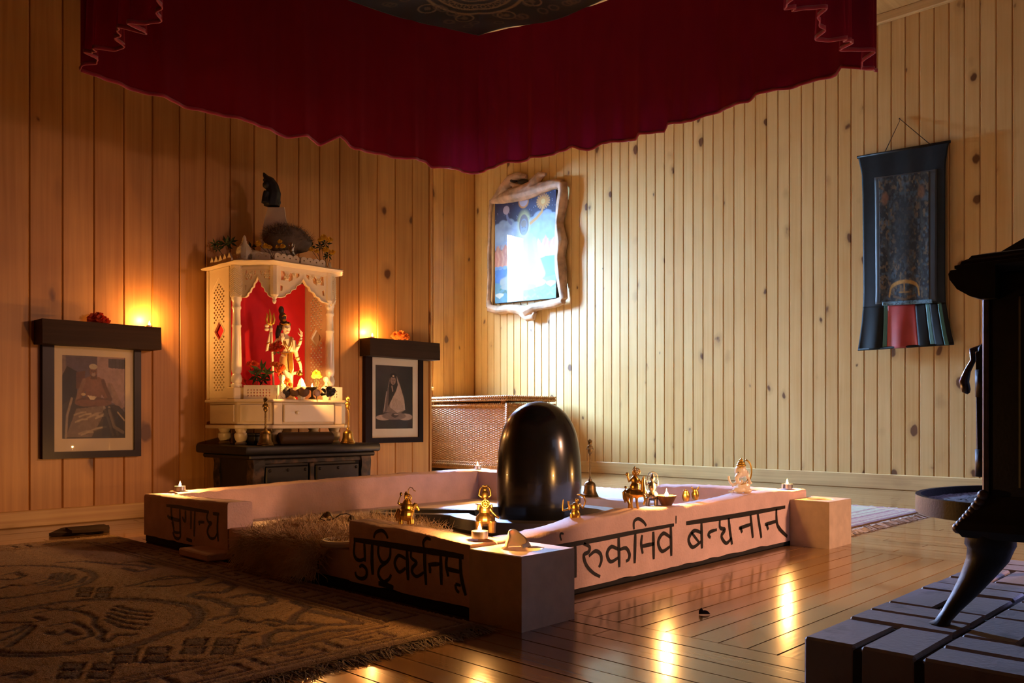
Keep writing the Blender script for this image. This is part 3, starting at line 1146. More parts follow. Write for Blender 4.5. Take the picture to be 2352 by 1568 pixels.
# smooth profile
pf = []
for i in range(len(prof) - 1):
    for k in range(4):
        u = k / 4
        pf.append((prof[i][0] * (1 - u) + prof[i + 1][0] * u, prof[i][1] * (1 - u) + prof[i + 1][1] * u))
pf.append(prof[-1])
for _ in range(3):
    pf = [pf[0]] + [((pf[i - 1][0] + 2 * pf[i][0] + pf[i + 1][0]) / 4, (pf[i - 1][1] + 2 * pf[i][1] + pf[i + 1][1]) / 4) for i in range(1, len(pf) - 1)] + [pf[-1]]
b = B(); b.lathe([(r * s, max(h * s, -.0165)) for r, h in pf], LC + UP * .092, 72)
b.build('stone_body', M['black_stone'], t, True)

# base: raised ring with a spout channel running to the left
t = thing('stone_base', 'low round black stone base with a spout running left, around the egg stone', 'base', LC + UP * .058)
b = B()
seg = 72
sd = Vector((-.62, .78, 0)).normalized()        # spout direction
sn = Vector((-sd.y, sd.x, 0))
rings = [[], [], [], [], []]
for i in range(seg):
    a = 2 * PI * i / seg
    d = Vector((math.cos(a), math.sin(a), 0))
    k = max(0, d.dot(sd))
    ro = .335 + .30 * max(0, (k - .955) / .045) ** .8
    ri = .255 + .34 * max(0, (k - .982) / .018) ** .7
    for q, (r, z) in enumerate(((ro - .012, .058), (ro, .072), (ro - .004, .108), (ri, .108), (min(ri, .245) if ri < .3 else ri - .01, .076))):
        rings[q].append(LC + d * r + UP * z)
b.quad_strip_rings(rings)
b.build('base_body', M['dusty_stone'], t, auto=.5)
# ================================================================== things on and round the platform
def tealight(label, loc, power, cat='candle', grp='lit tealights', rad=.0195, z_=0.017):
    t = thing('tealight', label, cat, loc, grp)
    L = Vector(loc)
    b = B(); b.lathe([(rad * .96, 0), (rad, .001), (rad, z_), (rad - .0006, z_), (rad - .0008, z_ * .7), (0, z_ * .7)], L, 28)
    b.build('cup', M['tin'], t, auto=.6)
    b = B(); b.lathe([(rad - .001, z_ * .62), (rad - .001, z_ * .80), (rad * .5, z_ * .74), (0, z_ * .73)], L, 28)
    b.build('wax', M['wax'], t, True)
    flame(L + UP * (z_ * .73), t, power)
    return t


def flame(p, t, power, h=.020, r=.0042):
    b = B(); b.tube([p, p + UP * .006], .0006, 6)
    b.build('wick', M['wick'], t)
    b = B(); b.lathe([(.0, .003), (r * .7, .005), (r, .009), (r * .8, .0135), (r * .35, .0185), (0, .003 + h)], p, 12)
    b.build('flame', M['flame'], t, True)
    candle_lamp(p + UP * (.014 + h), power, t)


CP = 5.0
tealight('lit tealight at the near corner of the platform, above the corner block', (1.360, 1.415, .174), 1.0 * CP)
tealight('lit tealight on the right corner of the platform, beside the elephant-headed figure', (2.950, 1.435, .194), 1.0 * CP)
tealight('lit tealight on the left corner of the platform, above the short Sanskrit word', (1.415, 3.085, .183), 1.0 * CP)
tealight('lit tealight on the far corner of the platform, before the wicker chest', (2.955, 3.09, .199), 1.0 * CP)

# sheepskin hung over the threshold slab
fl = thing('sheepskin', 'shaggy cream sheepskin draped over the threshold slab of the platform', 'sheepskin', (PX0, 2.16, .106))


def fleece_pt(u, v):
    """u across (Y), v from inside the bed over the slab and down the face"""
    y = 1.925 + .43 * u + .015 * math.sin(v * 9) + .06 * max(0, .55 - v) * (1.6 * u - .6)
    if v < .55:
        f = v / .55
        x = 1.72 - .43 * f - .06 * math.sin(PI * u) * (1 - f)
        z = .112 + .016 * math.sin(PI * min(1, f * 1.1)) + .030 * math.exp(-((f - .12) / .2) ** 2) * math.exp(-((u - .35) / .3) ** 2)
        if x > PX0 + PT + .03: z -= .012 * min(1, (x - PX0 - PT - .03) / .1)
    else:
        f = (v - .55) / .45
        x = PX0 - .012 - .022 * math.sin(min(1, f * 1.5) * PI / 2) - .012 * math.sin(u * 9)
        z = .112 - .082 * f * (1 - .18 * math.sin(u * 7 + 1))
        y -= .03 * f * (u - .2)
    return Vector((x, y, z))


NU, NV = 26, 34
P = np.array([[fleece_pt(i / (NU - 1), j / (NV - 1)) for i in range(NU)] for j in range(NV)])
P[..., 2] += .004 * rng.standard_normal(P.shape[:2])
grid_mesh('pelt', P, None, M['wool'], fl, thick=.006)
b = B()
for k in range(9500):
    u, v = rng.random(), rng.random()
    p = fleece_pt(u, v)
    down = max(0, (v - .5) / .5)
    L = rng.uniform(.022, .046 + .03 * down)
    out = Vector((-.5 * down - .05, 0, .55 - 1.0 * down)) + Vector(rng.standard_normal(3)) * .5
    out.normalize()
    d2 = (out + Vector((-.3 * down, rng.standard_normal() * .5, -.9 * down - .35)) + Vector(rng.standard_normal(3)) * .35)
    a = p; c = p + out * L * .45; d = c + d2.normalized() * L * .6
    if d.z < .014: d.z = .014
    if c.z < .014: c.z = .014
    b.ribbon([a, c, d], [.0017, .0014, .0004], Vector(rng.standard_normal(3)).normalized() + Vector((-.8, -.8, .4)))
wl = b.build('wool', M['wool'], fl, recalc=False)
wl['kind'] = 'stuff'

# finger cymbals on the fleece, joined by a strap
g = Fr(748, 1200, (1.47, 2.14, .150))
t = thing('finger_cymbals', 'pair of bronze finger cymbals joined by a leather strap, on the sheepskin', 'cymbals', g(748, 1206))
for cx, cy in ((722, 1197), (777, 1206)):
    b = B(); b.lathe([(.0006, .019), (.004, .0185), (.0085, .0145), (.013, .006), (.0165, .001), (.0155, 0), (.012, .005), (0, .013)], g(cx, cy), 24)
    b.build('cymbal', M['brass_d'], t, True)
b = B()
pp = [g(722, 1184), g(714, 1188, -2), g(705, 1200, -4), g(716, 1204, -5), g(736, 1200, -5), g(752, 1190, -4), g(766, 1188, -2), g(774, 1191), g(777, 1195)]
b.ribbon(pp, .0035, -FW + UP * .6)
k = b.build('strap', M['cord'], t).modifiers.new('thick', 'SOLIDIFY'); k.thickness = .0015


def bell(label, base, s, tall=135, tilt=0.0, metal='brass_d', finial='comb', grp='brass hand bells'):
    """hand bell; s metres per design pixel; design pixel heights from the photo"""
    t = thing('hand_bell', label, 'bell', base, grp)
    L = Vector(base)
    pr = [(19.5, 0), (20, 1.5), (18, 5), (15, 11), (13.6, 18), (13, 26), (11.5, 31), (8, 34), (4.5, 36), (4.5, 38.5), (3, 40), (3, 42)]
    b = B(); b.lathe([(r * s, h * s) for r, h in pr], L, 36)
    b.build('bell_body', M[metal], t, auto=.8)
    for h in (6, 27, 39):
        b = B()
        r = np.interp(h, [q[1] for q in pr], [q[0] for q in pr]) + .5
        b.tube([L + Vector((r * s * math.cos(a), r * s * math.sin(a), h * s)) for a in np.linspace(0, 2 * PI, 25)[:-1]], .7 * s, 6, closed=True)
        b.build('rib', M[metal], t, True)
    top = L + UP * (42 * s)
    pts = [top + UP * (k / 14 * (tall - 80) * s) + RT * (tilt * math.sin(k / 14 * PI) * s * 3) for k in range(15)]
    b = B(); b.tube(pts, [(2.0 + .55 * (k % 2)) * s for k in range(15)], 8)
    b.build('handle', M[metal], t, True)
    e = pts[-1]
    b = B()
    b.ball(e + UP * 5 * s, (5.5 * s, 7 * s, 2.4 * s))
    b.ball(e + UP * 14 * s, (6.5 * s, 6 * s, 2.4 * s))
    b.ball(e + UP * 22 * s, (4 * s, 4.4 * s, 3 * s))
    for k in range(-2, 3):
        b.tube([e + UP * 22 * s + RT * k * 1.6 * s, e + UP * (35 - abs(k) * 1.6) * s + RT * k * 2.6 * s], [1.5 * s, .5 * s], 6)
    for sx in (-1, 1):
        b.tube([e + UP * 13 * s, e + UP * 15 * s + RT * sx * 6 * s, e + UP * 9 * s + RT * sx * 8 * s], [2 * s, 1.6 * s, 1 * s], 6)
    fused(b, 'finial', M[metal], t, .7 * s, 1)
    return t


p = atX(1355, 1141, PX1 - .045); p.z = .1045
bell('tall brass hand bell with winged finial, behind the black egg stone', p, depth(p) / F, 137)


def halo(b, g, cx, cy, r, d):
    c = g(cx, cy, d)
    s = g.s
    n = 24
    for rr, tt in ((r, r * .16), (r * .42, r * .16)):
        b.tube([c + RT * (rr * s * math.cos(2 * PI * k / n)) + UP * (rr * s * math.sin(2 * PI * k / n)) for k in range(n)], tt * s, 6, closed=True)
    for k in range(8):
        a = 2 * PI * k / 8
        b.tube([c + (RT * math.cos(a) + UP * math.sin(a)) * (r * .4 * s), c + (RT * math.cos(a) + UP * math.sin(a)) * (r * s)], r * .12 * s, 6)


# brass rider seen from behind
o = (1.352, 1.672, .184)
g = Fr(930, 1198, o)
t = thing('rider_figurine', 'brass figurine of a rider on a mount seen from behind, with a curling whip', 'figurine', o, 'brass figurines on the platform rim')
b = B()
b.ball(g(930, 1173, 6), tuple(q * g.s for q in (18, 17, 22)))
b.ball(g(930, 1158, 2), tuple(q * g.s for q in (14, 13, 11)))
b.ball(g(931, 1150, 3), tuple(q * g.s for q in (11, 11, 9)))
b.ball(g(929, 1133, 5), tuple(q * g.s for q in (5.5, 9, 6)))
b.tube([g(927, 1128, 5), g(929, 1121, 5)], [3.5 * g.s, 1 * g.s])
for x, d in ((918, -3), (941, -3), (914, 18), (944, 18), (934, 4)):
    b.tube([g(x, 1174, d), g(x - .5, 1186, d), g(x, 1197.6, d)], [5 * g.s, 3.4 * g.s, 3.2 * g.s])
b.tube([g(940, 1166, 8), g(948, 1154, 14), g(951, 1150, 16)], [8 * g.s, 6 * g.s, 5 * g.s])
b.tube([g(949, 1151, 16), g(955, 1160, 16), g(958, 1167, 15)], [5 * g.s, 4.2 * g.s, 2.6 * g.s])
b.tube([g(921, 1152, 2), g(913, 1151, 0), g(911, 1146, -2)], [4 * g.s, 3 * g.s, 2 * g.s])
b.tube([g(938, 1152, 2), g(945, 1163, 0)], [4 * g.s, 3 * g.s])
b.tube([g(912, 1162, 6), g(906, 1176, 8), g(908, 1190, 8)], [4 * g.s, 4 * g.s, 2 * g.s])
fused(b, 'figure_body', M['brass'], t, 1.0 * g.s, 2)
b = B(); halo(b, g, 933.5, 1136, 7.5, -4); b.build('halo', M['brass'], t, True)
b = B(); b.tube([g(937, 1141), g(934, 1128), g(934, 1117), g(938, 1112), g(943, 1114), g(946, 1119), g(951, 1121.5)], [1.1 * g.s] * 7, 6); b.build('whip', M['brass_d'], t, True)
b = B(); b.tube([g(909, 1150), g(913, 1140), g(916, 1132)], 1.2 * g.s, 6); b.ball(g(917, 1128), tuple(q * g.s for q in (3.2, 4.4, 2))); b.build('staff', M['brass_d'], t, True)

# brass many-armed pair by the near tealight
o = (1.432, 1.470, .174)
g = Fr(1112, 1214, o)
t = thing('rider_figurine', 'dark brass many-armed figure riding a beast, behind the near tealight', 'figurine', o, 'brass figurines on the platform rim')
b = B()
b.ball(g(1112, 1182, 4), tuple(q * g.s for q in (23, 17, 26)))
for x, d in ((1098, -8), (1126, -8), (1098, 18), (1127, 18)):
    b.tube([g(x, 1186, d), g(x, 1200, d), g(x, 1214, d)], [11 * g.s, 9 * g.s, 8.5 * g.s])
b.tube([g(1122, 1180, 12), g(1134, 1172, 16), g(1144, 1180, 16)], [8 * g.s, 6 * g.s, 3 * g.s])
b.ball(g(1111, 1160, 2), tuple(q * g.s for q in (15, 15, 11)))
b.ball(g(1112, 1147, 3), tuple(q * g.s for q in (8, 8, 7)))
b.ball(g(1111, 1128, 8), tuple(q * g.s for q in (9, 13, 7)))
b.ball(g(1111, 1114, 9), tuple(q * g.s for q in (6, 6, 5)))
for sx in (-1, 1):
    b.tube([g(1111 + sx * 7, 1155, 2), g(1111 + sx * 17, 1160, 0), g(1111 + sx * 15, 1148, -2)], [4 * g.s, 3 * g.s, 2.4 * g.s])
    b.tube([g(1111 + sx * 6, 1133, 8), g(1111 + sx * 14, 1127, 6), g(1111 + sx * 11, 1112, 5), g(1111 + sx * 6, 1107, 6)], [3 * g.s, 2.6 * g.s, 2.2 * g.s, 2 * g.s])
b.tube([g(1120, 1152, 0), g(1128, 1166, -4), g(1138, 1176, -6)], [3.5 * g.s, 3 * g.s, 2 * g.s])
b.tube([g(1100, 1150, 0), g(1088, 1147, 0)], [2.5 * g.s, 1 * g.s])
for k in range(5):
    b.tube([g(1111, 1108, 8), g(1105 + k * 3, 1104, 8)], [2 * g.s, 1.3 * g.s])
fused(b, 'figure_body', M['brass_d'], t, 1.0 * g.s, 2)
b = B(); halo(b, g, 1112, 1147, 9, -8); b.build('halo', M['brass'], t, True)

# little four-armed brass figure
o = (1.735, 1.437, .187)
g = Fr(1325, 1191, o)
t = thing('armed_figurine', 'small brass four-armed figure swinging a curved sword, in front of the egg stone', 'figurine', o, 'brass figurines on the platform rim')
b = B()
b.ball(g(1324, 1166, 2), tuple(q * g.s for q in (10, 12, 7)))
b.ball(g(1324, 1180, 2), tuple(q * g.s for q in (10, 11, 7)))
b.ball(g(1327, 1150, 2), tuple(q * g.s for q in (4, 5, 4)))
for x in (1315, 1331):
    b.tube([g(x, 1180), g(x, 1190.6)], [4 * g.s, 4 * g.s])
b.tube([g(1317, 1160), g(1306, 1171, -2), g(1294, 1174, -3)], [3 * g.s, 2.6 * g.s, 2.2 * g.s])
b.tube([g(1316, 1163), g(1311, 1172, -3), g(1308, 1158, -3), g(1308, 1152, -3)], [3 * g.s, 2.4 * g.s, 2.2 * g.s, 3.6 * g.s])
b.tube([g(1333, 1158), g(1341, 1168, -1), g(1347, 1153, -1)], [3 * g.s, 2.4 * g.s, 2 * g.s])
b.tube([g(1295, 1174, -3), g(1295, 1164, -3), g(1296, 1148, -3)], [2.2 * g.s, 1.8 * g.s, 1 * g.s])
fused(b, 'figure_body', M['brass'], t, .8 * g.s, 2)
b = B(); b.tube([g(1347, 1153, -1), g(1344, 1143, -1), g(1336, 1137, -1), g(1327, 1137, -1)], [1.6 * g.s, 2.4 * g.s, 2.6 * g.s, 1 * g.s]); b.build('sword', M['brass'], t, True)

# golden horse rider
o = (2.000, 1.438, .191)
g = Fr(1455, 1170, o)
t = thing('rider_figurine', 'bright golden figurine of a crowned rider on a prancing horse', 'figurine', o, 'brass figurines on the platform rim')
b = B()
b.tube([g(1438, 1130, 4), g(1446, 1134, 0), g(1462, 1135, -2), g(1474, 1134, -4)], [9 * g.s, 11 * g.s, 10.5 * g.s, 8 * g.s])
b.tube([g(1440, 1134, 3), g(1439, 1150, 4), g(1443, 1158, 3), g(1442, 1170, 3)], [6 * g.s, 3.6 * g.s, 2.8 * g.s, 3 * g.s])
b.tube([g(1448, 1136, -4), g(1448, 1150, -6), g(1448, 1158, -6), g(1449, 1170, -6)], [6 * g.s, 3.6 * g.s, 2.8 * g.s, 3 * g.s])
b.tube([g(1460, 1138, -3), g(1460, 1152, -4), g(1463, 1170, -4)], [4.4 * g.s, 3 * g.s, 3 * g.s])
b.tube([g(1472, 1138, -6), g(1478, 1140, -8), g(1479, 1150, -8), g(1476, 1160, -8)], [4.4 * g.s, 3.2 * g.s, 2.6 * g.s, 2.6 * g.s])
b.tube([g(1474, 1134, -4), g(1475, 1120, -8), g(1474, 1108, -10)], [7 * g.s, 5.4 * g.s, 4 * g.s])
b.tube([g(1474, 1108, -10), g(1475, 1100, -12), g(1476, 1094, -12)], [4 * g.s, 3 * g.s, 1.2 * g.s])
b.tube([g(1436, 1126, 5), g(1430, 1132, 6), g(1431, 1146, 6), g(1434, 1156, 6)], [3 * g.s, 3.4 * g.s, 3 * g.s, 1.6 * g.s])
b.tube([g(1437, 1122, 4), g(1432, 1118, 4)], [3.2 * g.s, 2.6 * g.s])
b.ball(g(1455, 1119, 0), tuple(q * g.s for q in (11, 12, 9)))
b.ball(g(1456, 1104, 0), tuple(q * g.s for q in (9, 12, 7)))
b.ball(g(1455, 1087, 2), tuple(q * g.s for q in (6, 7, 6)))
b.tube([g(1453, 1081, 2), g(1455, 1076, 2), g(1456, 1071, 2)], [4 * g.s, 3 * g.s, 1.2 * g.s])
b.tube([g(1449, 1101, 0), g(1443, 1107, -2), g(1439, 1095, -2)], [4 * g.s, 3.2 * g.s, 2.6 * g.s])
b.tube([g(1464, 1102, 0), g(1470, 1112, -4)], [4 * g.s, 3 * g.s])
b.ball(g(1438, 1090, -2), tuple(q * g.s for q in (4, 5, 3)))
fused(b, 'figure_body', M['brass'], t, 1.0 * g.s, 2)
b = B(); halo(b, g, 1460, 1084, 7.5, -4); b.build('halo', M['brass'], t, True)

# pewter figure behind it
o = (2.108, 1.455, .190)
g = Fr(1492, 1160, o)
t = thing('rider_figurine', 'pale pewter-grey figure on a beast, between the golden rider and the oil lamp', 'figurine', o, 'brass figurines on the platform rim')
b = B()
b.ball(g(1494, 1136, 4), tuple(q * g.s for q in (15, 12, 18)))
for x, d in ((1484, -4), (1503, -4), (1485, 14), (1504, 14)):
    b.tube([g(x, 1140, d), g(x, 1160, d)], [5 * g.s, 4.5 * g.s])
b.ball(g(1494, 1115, 2), tuple(q * g.s for q in (9, 13, 7)))
b.ball(g(1495, 1096, 2), tuple(q * g.s for q in (6, 7, 6)))
b.tube([g(1495, 1090, 2), g(1495, 1084, 2)], [4 * g.s, 1.5 * g.s])
b.tube([g(1482, 1132, -4), g(1476, 1120, -6), g(1473, 1128, -8)], [5 * g.s, 4 * g.s, 3 * g.s])
for sx in (-1, 1):
    b.tube([g(1494 + sx * 7, 1106, 2), g(1494 + sx * 13, 1112, 0), g(1494 + sx * 13, 1100, 0)], [3 * g.s, 2.5 * g.s, 2 * g.s])
fused(b, 'figure_body', M['silver'], t, 1.0 * g.s, 2)
b = B()
b.tube([g(1495, 1096, 2) + RT * (12 * g.s * math.cos(a)) + UP * (15 * g.s * math.sin(a)) for a in np.linspace(-.3, PI + .3, 18)], 1 * g.s, 6)
b.build('halo', M['silver'], t, True)

# oil lamp bowl
o = Vector((2.137, 1.420, .190))
s = depth(o) / F
t = thing('oil_lamp', 'brown conical clay oil lamp burning on the platform rim', 'oil lamp', o)
b = B(); b.lathe([(9 * s, 0), (11 * s, 1 * s), (17 * s, 12 * s), (23 * s, 24 * s), (22 * s, 25 * s), (17 * s, 18 * s), (0, 15 * s)], o, 28)
b.build('bowl', M['terracotta'], t, auto=.8)
b = B(); b.lathe([(18.5 * s, 19.5 * s), (0, 20 * s)], o, 20); b.build('oil', M['wax'], t)
flame(o + UP * 19 * s, t, 1.0 * CP, h=.026, r=.006)

# two small brass discs shaped like faces
for k, (x, lab, fl_) in enumerate(((1568, 'small scalloped brass cup right beside the oil lamp', 0), (1580, 'small round brass pot with pointed ears, second from the oil lamp', 1))):
    q = Vector((2.285 + .055 * k, 1.447, .193))
    g = Fr(x, 1148, q)
    t = thing('brass_pot', lab, 'pot', q, 'small brass pots beside the oil lamp')
    b = B()
    n = 20
    b.lathe([(r * g.s, h * g.s) for r, h in ((5, 0), (6, 1), (8.6, 8), (9, 13), (7.4, 19), (5, 23), (5.6, 25), (4.6, 25), (3.5, 20), (0, 16))], q, n)
    for v in b.b.verts:
        a = math.atan2(v.co.y - q.y, v.co.x - q.x)
        f = 1 + (.10 if fl_ == 0 else .04) * math.cos(8 * a)
        v.co.x = q.x + (v.co.x - q.x) * f
        v.co.y = q.y + (v.co.y - q.y) * f
    b.build('pot_body', M['brass'], t, True)
    if fl_:
        for sx in (-1, 1):
            b = B()
            b.tube([g(x + sx * 5, 1125), g(x + sx * 7.5, 1119), g(x + sx * 8, 1116)], [2 * g.s, 1.3 * g.s, .4 * g.s], 8)
            b.build('ear', M['brass'], t, True)
    else:
        b = B(); b.tube([g(x, 1124), g(x, 1119)], [1.6 * g.s, .5 * g.s], 8); b.build('tip', M['brass'], t, True)

# white marble elephant-headed figure
o = (2.625, 1.440, .197)
g = Fr(1705, 1132, o)
t = thing('elephant_god_figurine', 'white marble elephant-headed seated figure with gold crown, near the right corner', 'figurine', o)
sz = lambda *r: tuple(q * g.s for q in r)
b = B()
b.ball(g(1708, 1116, 2), sz(16, 14, 13))
b.ball(g(1698, 1125, -6), sz(15, 7, 9))
b.ball(g(1716, 1126, -2), sz(12, 6, 10))
b.ball(g(1702, 1082, 0), sz(14, 16, 14))
b.tube([g(1700, 1088, -8), g(1693, 1096, -12), g(1694, 1104, -12), g(1700, 1110, -12), g(1706, 1106, -13), g(1703, 1101, -14)], sz(7, 5.4, 4.6, 4, 3.2, 2.6))
b.ball(g(1717, 1090, 2), sz(4, 10, 9))
b.ball(g(1693, 1088, 5), sz(4, 8, 7))
b.tube([g(1697, 1106, -6), g(1683, 1114, -8), g(1677, 1106, -8), g(1674, 1096, -8)], sz(5, 4, 3.4, 2.6))
for k in range(4): b.tube([g(1675, 1100, -8), g(1671.5 + k * 1.9, 1093 - (k % 2), -8)], sz(1.5, .9))
b.tube([g(1720, 1106, 0), g(1724, 1110, -4), g(1717, 1094, -7), g(1713, 1082, -8)], sz(5, 4.4, 3.6, 3))
for k in range(4): b.tube([g(1714, 1086, -8), g(1710 + k * 2, 1077 + abs(k - 1.5), -8)], sz(1.5, .9))
b.tube([g(1684, 1127, -10), g(1678, 1130, -10), g(1674, 1127, -10)], sz(3.5, 3, 2))
fused(b, 'figure_body', M['marble_w'], t, 1.0 * g.s, 2)
b = B()
b.ball(g(1703, 1068, -1), sz(11.5, 4.5, 11)); b.ball(g(1703, 1062.5, -1), sz(8.5, 4, 8)); b.ball(g(1703, 1057, -1), sz(5, 3.4, 5)); b.ball(g(1703, 1053, -1), sz(2, 2.4, 2))
fused(b, 'crown', M['gold'], t, 1.0 * g.s, 1)
b = B()
b.tube([g(1713 + 14 * math.sin(a), 1082 - 26 * math.cos(a), 10) for a in np.linspace(.0, 2.6, 14)], 2.0 * g.s, 8)
b.build('halo', M['gold'], t, True)
b = B()
b.tube([g(1693, 1076, -11), g(1700, 1073, -13), g(1708, 1073, -12)], 1.2 * g.s, 6)
b.build('brow_band', M['gold'], t, True)
b = B()
b.tube([g(1696, 1104, -13), g(1703, 1112, -14), g(1712, 1110, -13), g(1718, 1100, -9)], 1.3 * g.s, 6)
b.build('necklace', M['gold'], t, True)
for x, d in ((1696, -12.6), (1705, -12.2)):
    b = B(); b.ball(g(x, 1084, d), sz(1.6, 1.1, .9), 8, 6)
    b.build('eye', M['black'], t, True)
# ================================================================== black altar table and marble shrine
TX0, TX1, TY0, TY1, TZ = 1.905, 2.545, 3.43, 3.80, .331
t = thing('altar_table', 'low black lacquered altar table with worn edges, carrying the marble shrine', 'table', (2.22, 3.62, 0))
b = B()
b.box((1.845, 3.385, TZ - .040), (2.575, 3.865, TZ), bev=.010, seg=2)
b.jitter(.0015, 20)
b.build('table_top', M['black_wood'], t, auto=.6)
b = B(); b.box((1.875, 3.405, TZ - .062), (2.555, 3.85, TZ - .040), bev=.006); b.build('moulding', M['black_wood'], t)
for x in (TX0, TX1 - .055):
    for y in (TY0, TY1 - .055):
        b = B()
        zz = np.linspace(0, TZ - .062, 12)
        b.quad_strip_rings([[Vector((x + dx * .055 + .003 * math.sin(z * 60), y + dy * .055, z)) for dx, dy in ((0, 0), (1, 0), (1, 1), (0, 1))] for z in zz])
        b.jitter(.0018, 60)
        b.build('leg', M['worn_wood'], t)
b = B(); b.box((TX0 + .006, TY0 + .05, .03), (TX0 + .02, TY1 - .05, TZ - .062)); b.build('side_panel', M['black_wood'], t)
b = B(); b.box((TX1 - .02, TY0 + .05, .03), (TX1 - .006, TY1 - .05, TZ - .062)); b.build('side_panel', M['black_wood'], t)
b = B(); b.box((TX0 + .055, TY0 + .02, .03), (TX1 - .055, TY0 + .05, TZ - .062)); b.build('front_frame', M['black_wood'], t)
b = B(); b.box((TX0 + .055, TY0 + .008, TZ - .085), (TX1 - .055, TY0 + .02, TZ - .062), bev=.003); b.build('rail', M['worn_wood'], t)
mid = (TX0 + TX1) / 2 - .012
b = B(); b.box((mid - .012, TY0 + .006, .03), (mid + .012, TY0 + .02, TZ - .085), bev=.003); b.build('rail', M['worn_wood'], t)
for xa, xb in ((TX0 + .065, mid - .02), (mid + .02, TX1 - .065)):
    b = B(); b.box((xa, TY0 + .004, .055), (xb, TY0 + .02, TZ - .095), bev=.006)
    d = b.build('drawer', M['black_wood'], t)
    cx, cz = (xa + xb) / 2, .125
    b = B()
    b.tube([Vector((cx + .020 * math.sin(a), TY0 - .001, cz - .020 * math.cos(a))) for a in np.linspace(0, 2 * PI, 21)[:-1]], .0025, 8, closed=True)
    b.lathe([(.010, 0), (.008, .004), (0, .006)], (cx, TY0 + .004, cz + .022), 14, axis=(0, -1, 0))
    b.build('ring_pull', M['iron_edge'], d, True)
    for x in np.linspace(xa + .02, xb - .02, 3):
        b = B()
        b.lathe([(.0075, 0), (.006, .0035), (0, .005)], (x, TY0 + .004, TZ - .115), 12, axis=(0, -1, 0))
        b.build('stud', M['black_wood'], d, True)

# ---- shrine
SB = [(1.903, 3.85), (1.903, 3.58), (2.020, 3.46), (2.394, 3.46), (2.500, 3.57), (2.500, 3.85)]
sh = thing('shrine', 'white carved marble shrine with cusped arches and lattice sides, on the black table', 'shrine', (2.2, 3.66, TZ))


def plan(e):
    c = Vector((2.20, 3.70, 0))
    return [Vector((c.x + (x - c.x) * (1 + e / .30), c.y + (y - c.y) * (1 + e / .22), 0)) for x, y in SB]


def plate(name, e, z0, z1, m='marble', wob=0, parent=sh):
    b = B(); b.prism([p + UP * z0 for p in plan(e)], UP * (z1 - z0))
    bmesh.ops.bevel(b.b, geom=b.b.edges[:], offset=min(.003, (z1 - z0) * .3), segments=1, affect='EDGES')
    return b.build(name, M[m], parent)


for x, y in ((1.95, 3.78), (1.93, 3.585), (2.07, 3.51), (2.40, 3.535), (2.44, 3.78)):
    b = B(); b.lathe([(.026, 0), (.027, .008), (.020, .014), (.025, .022), (.030, .036), (.030, .050), (.021, .058), (.026, .066), (.028, .0745)], (x, y, TZ + .0005), 20)
    b.build('leg', M['marble'], sh, auto=.7)
plate('lower_slab', .012, .406, .423)
plate('drawer_box', -.006, .423, .528)
plate('upper_slab', .014, .528, .541)
# drawer front and stiles
b = B(); b.box((2.075, 3.452, .436), (2.345, 3.466, .517), bev=.002); dr = b.build('drawer', M['marble_w'], sh)
b = B(); b.lathe([(.004, 0), (.008, .004), (.009, .008), (.005, .013), (0, .014)], (2.14, 3.452, .480), 14, axis=(0, -1, 0)); b.build('knob', M['marble_w'], dr, True)
for xa, xb in ((2.022, 2.068), (2.352, 2.394)):
    b = B(); b.box((xa, 3.457, .424), (xb, 3.468, .527), bev=.003); b.build('stile', M['marble'], sh)
for p, q in (((1.907, 3.825), (1.907, 3.60)), ((1.918, 3.567), (2.008, 3.475))):
    p, q = Vector((*p, 0)), Vector((*q, 0))
    d = (q - p).normalized(); n = Vector((d.y, -d.x, 0))
    if n.dot(FW) > 0: n = -n
    b = B(); b.prism([p + UP * .438, q + UP * .438, q + UP * .515, p + UP * .515], n * .006); b.build('side_board', M['marble'], sh)


def column(x, y, zb, zt, R=.022):
    pr = [(1.15, 0), (1.15, .03), (.92, .045), (1.05, .06), (1.12, .10), (.95, .135), (.80, .15), (.95, .165), (1.05, .2), (1.0, .35), (.92, .55), (.86, .66), (.98, .675), (.98, .69), (.84, .70), (.80, .80), (.80, .86), (.95, .875), (.95, .895), (.82, .905), (.86, .95), (1.05, .97), (1.05, 1)]
    b = B(); b.lathe([(r * R, h * (zt - zb)) for r, h in pr], (x, y, zb), 24)
    b.build('column', M['marble_w'], sh, auto=.9)


def chevron(x, y, z0, z1, hw, name='pillar_head'):
    """octagonal block carved with V grooves"""
    b = B()
    n = 8
    b.lathe([(hw, z0), (hw, z1)], (x, y, 0), n)
    o = b.build(name, M['marble'], sh)
    b = B()
    k = int((z1 - z0) / .011)
    for i in range(k):
        z = z0 + (i + .5) * (z1 - z0 - .02) / k
        for f in range(n):
            a0, a1 = 2 * PI * f / n, 2 * PI * (f + 1) / n
            up = .018 if f % 2 == 0 else -.018
            p = Vector((x + hw * 1.01 * math.cos(a0), y + hw * 1.01 * math.sin(a0), z + max(0, -up)))
            q = Vector((x + hw * 1.01 * math.cos(a1), y + hw * 1.01 * math.sin(a1), z + max(0, up)))
            b.tube([p, q], .0036, 5)
    b.build('chevron_ridge', M['marble'], o)


ZR = 1.156
column(1.932, 3.63, .597, 1.012); chevron(1.932, 3.63, 1.012, ZR, .030)
column(2.402, 3.575, .597, 1.020); chevron(2.402, 3.575, 1.020, ZR, .028)
for x, y in ((1.932, 3.63), (2.402, 3.575)):
    b = B(); b.box((x - .032, y - .032, .541), (x + .032, y + .032, .597), bev=.004); b.build('plinth', M['marble'], sh)


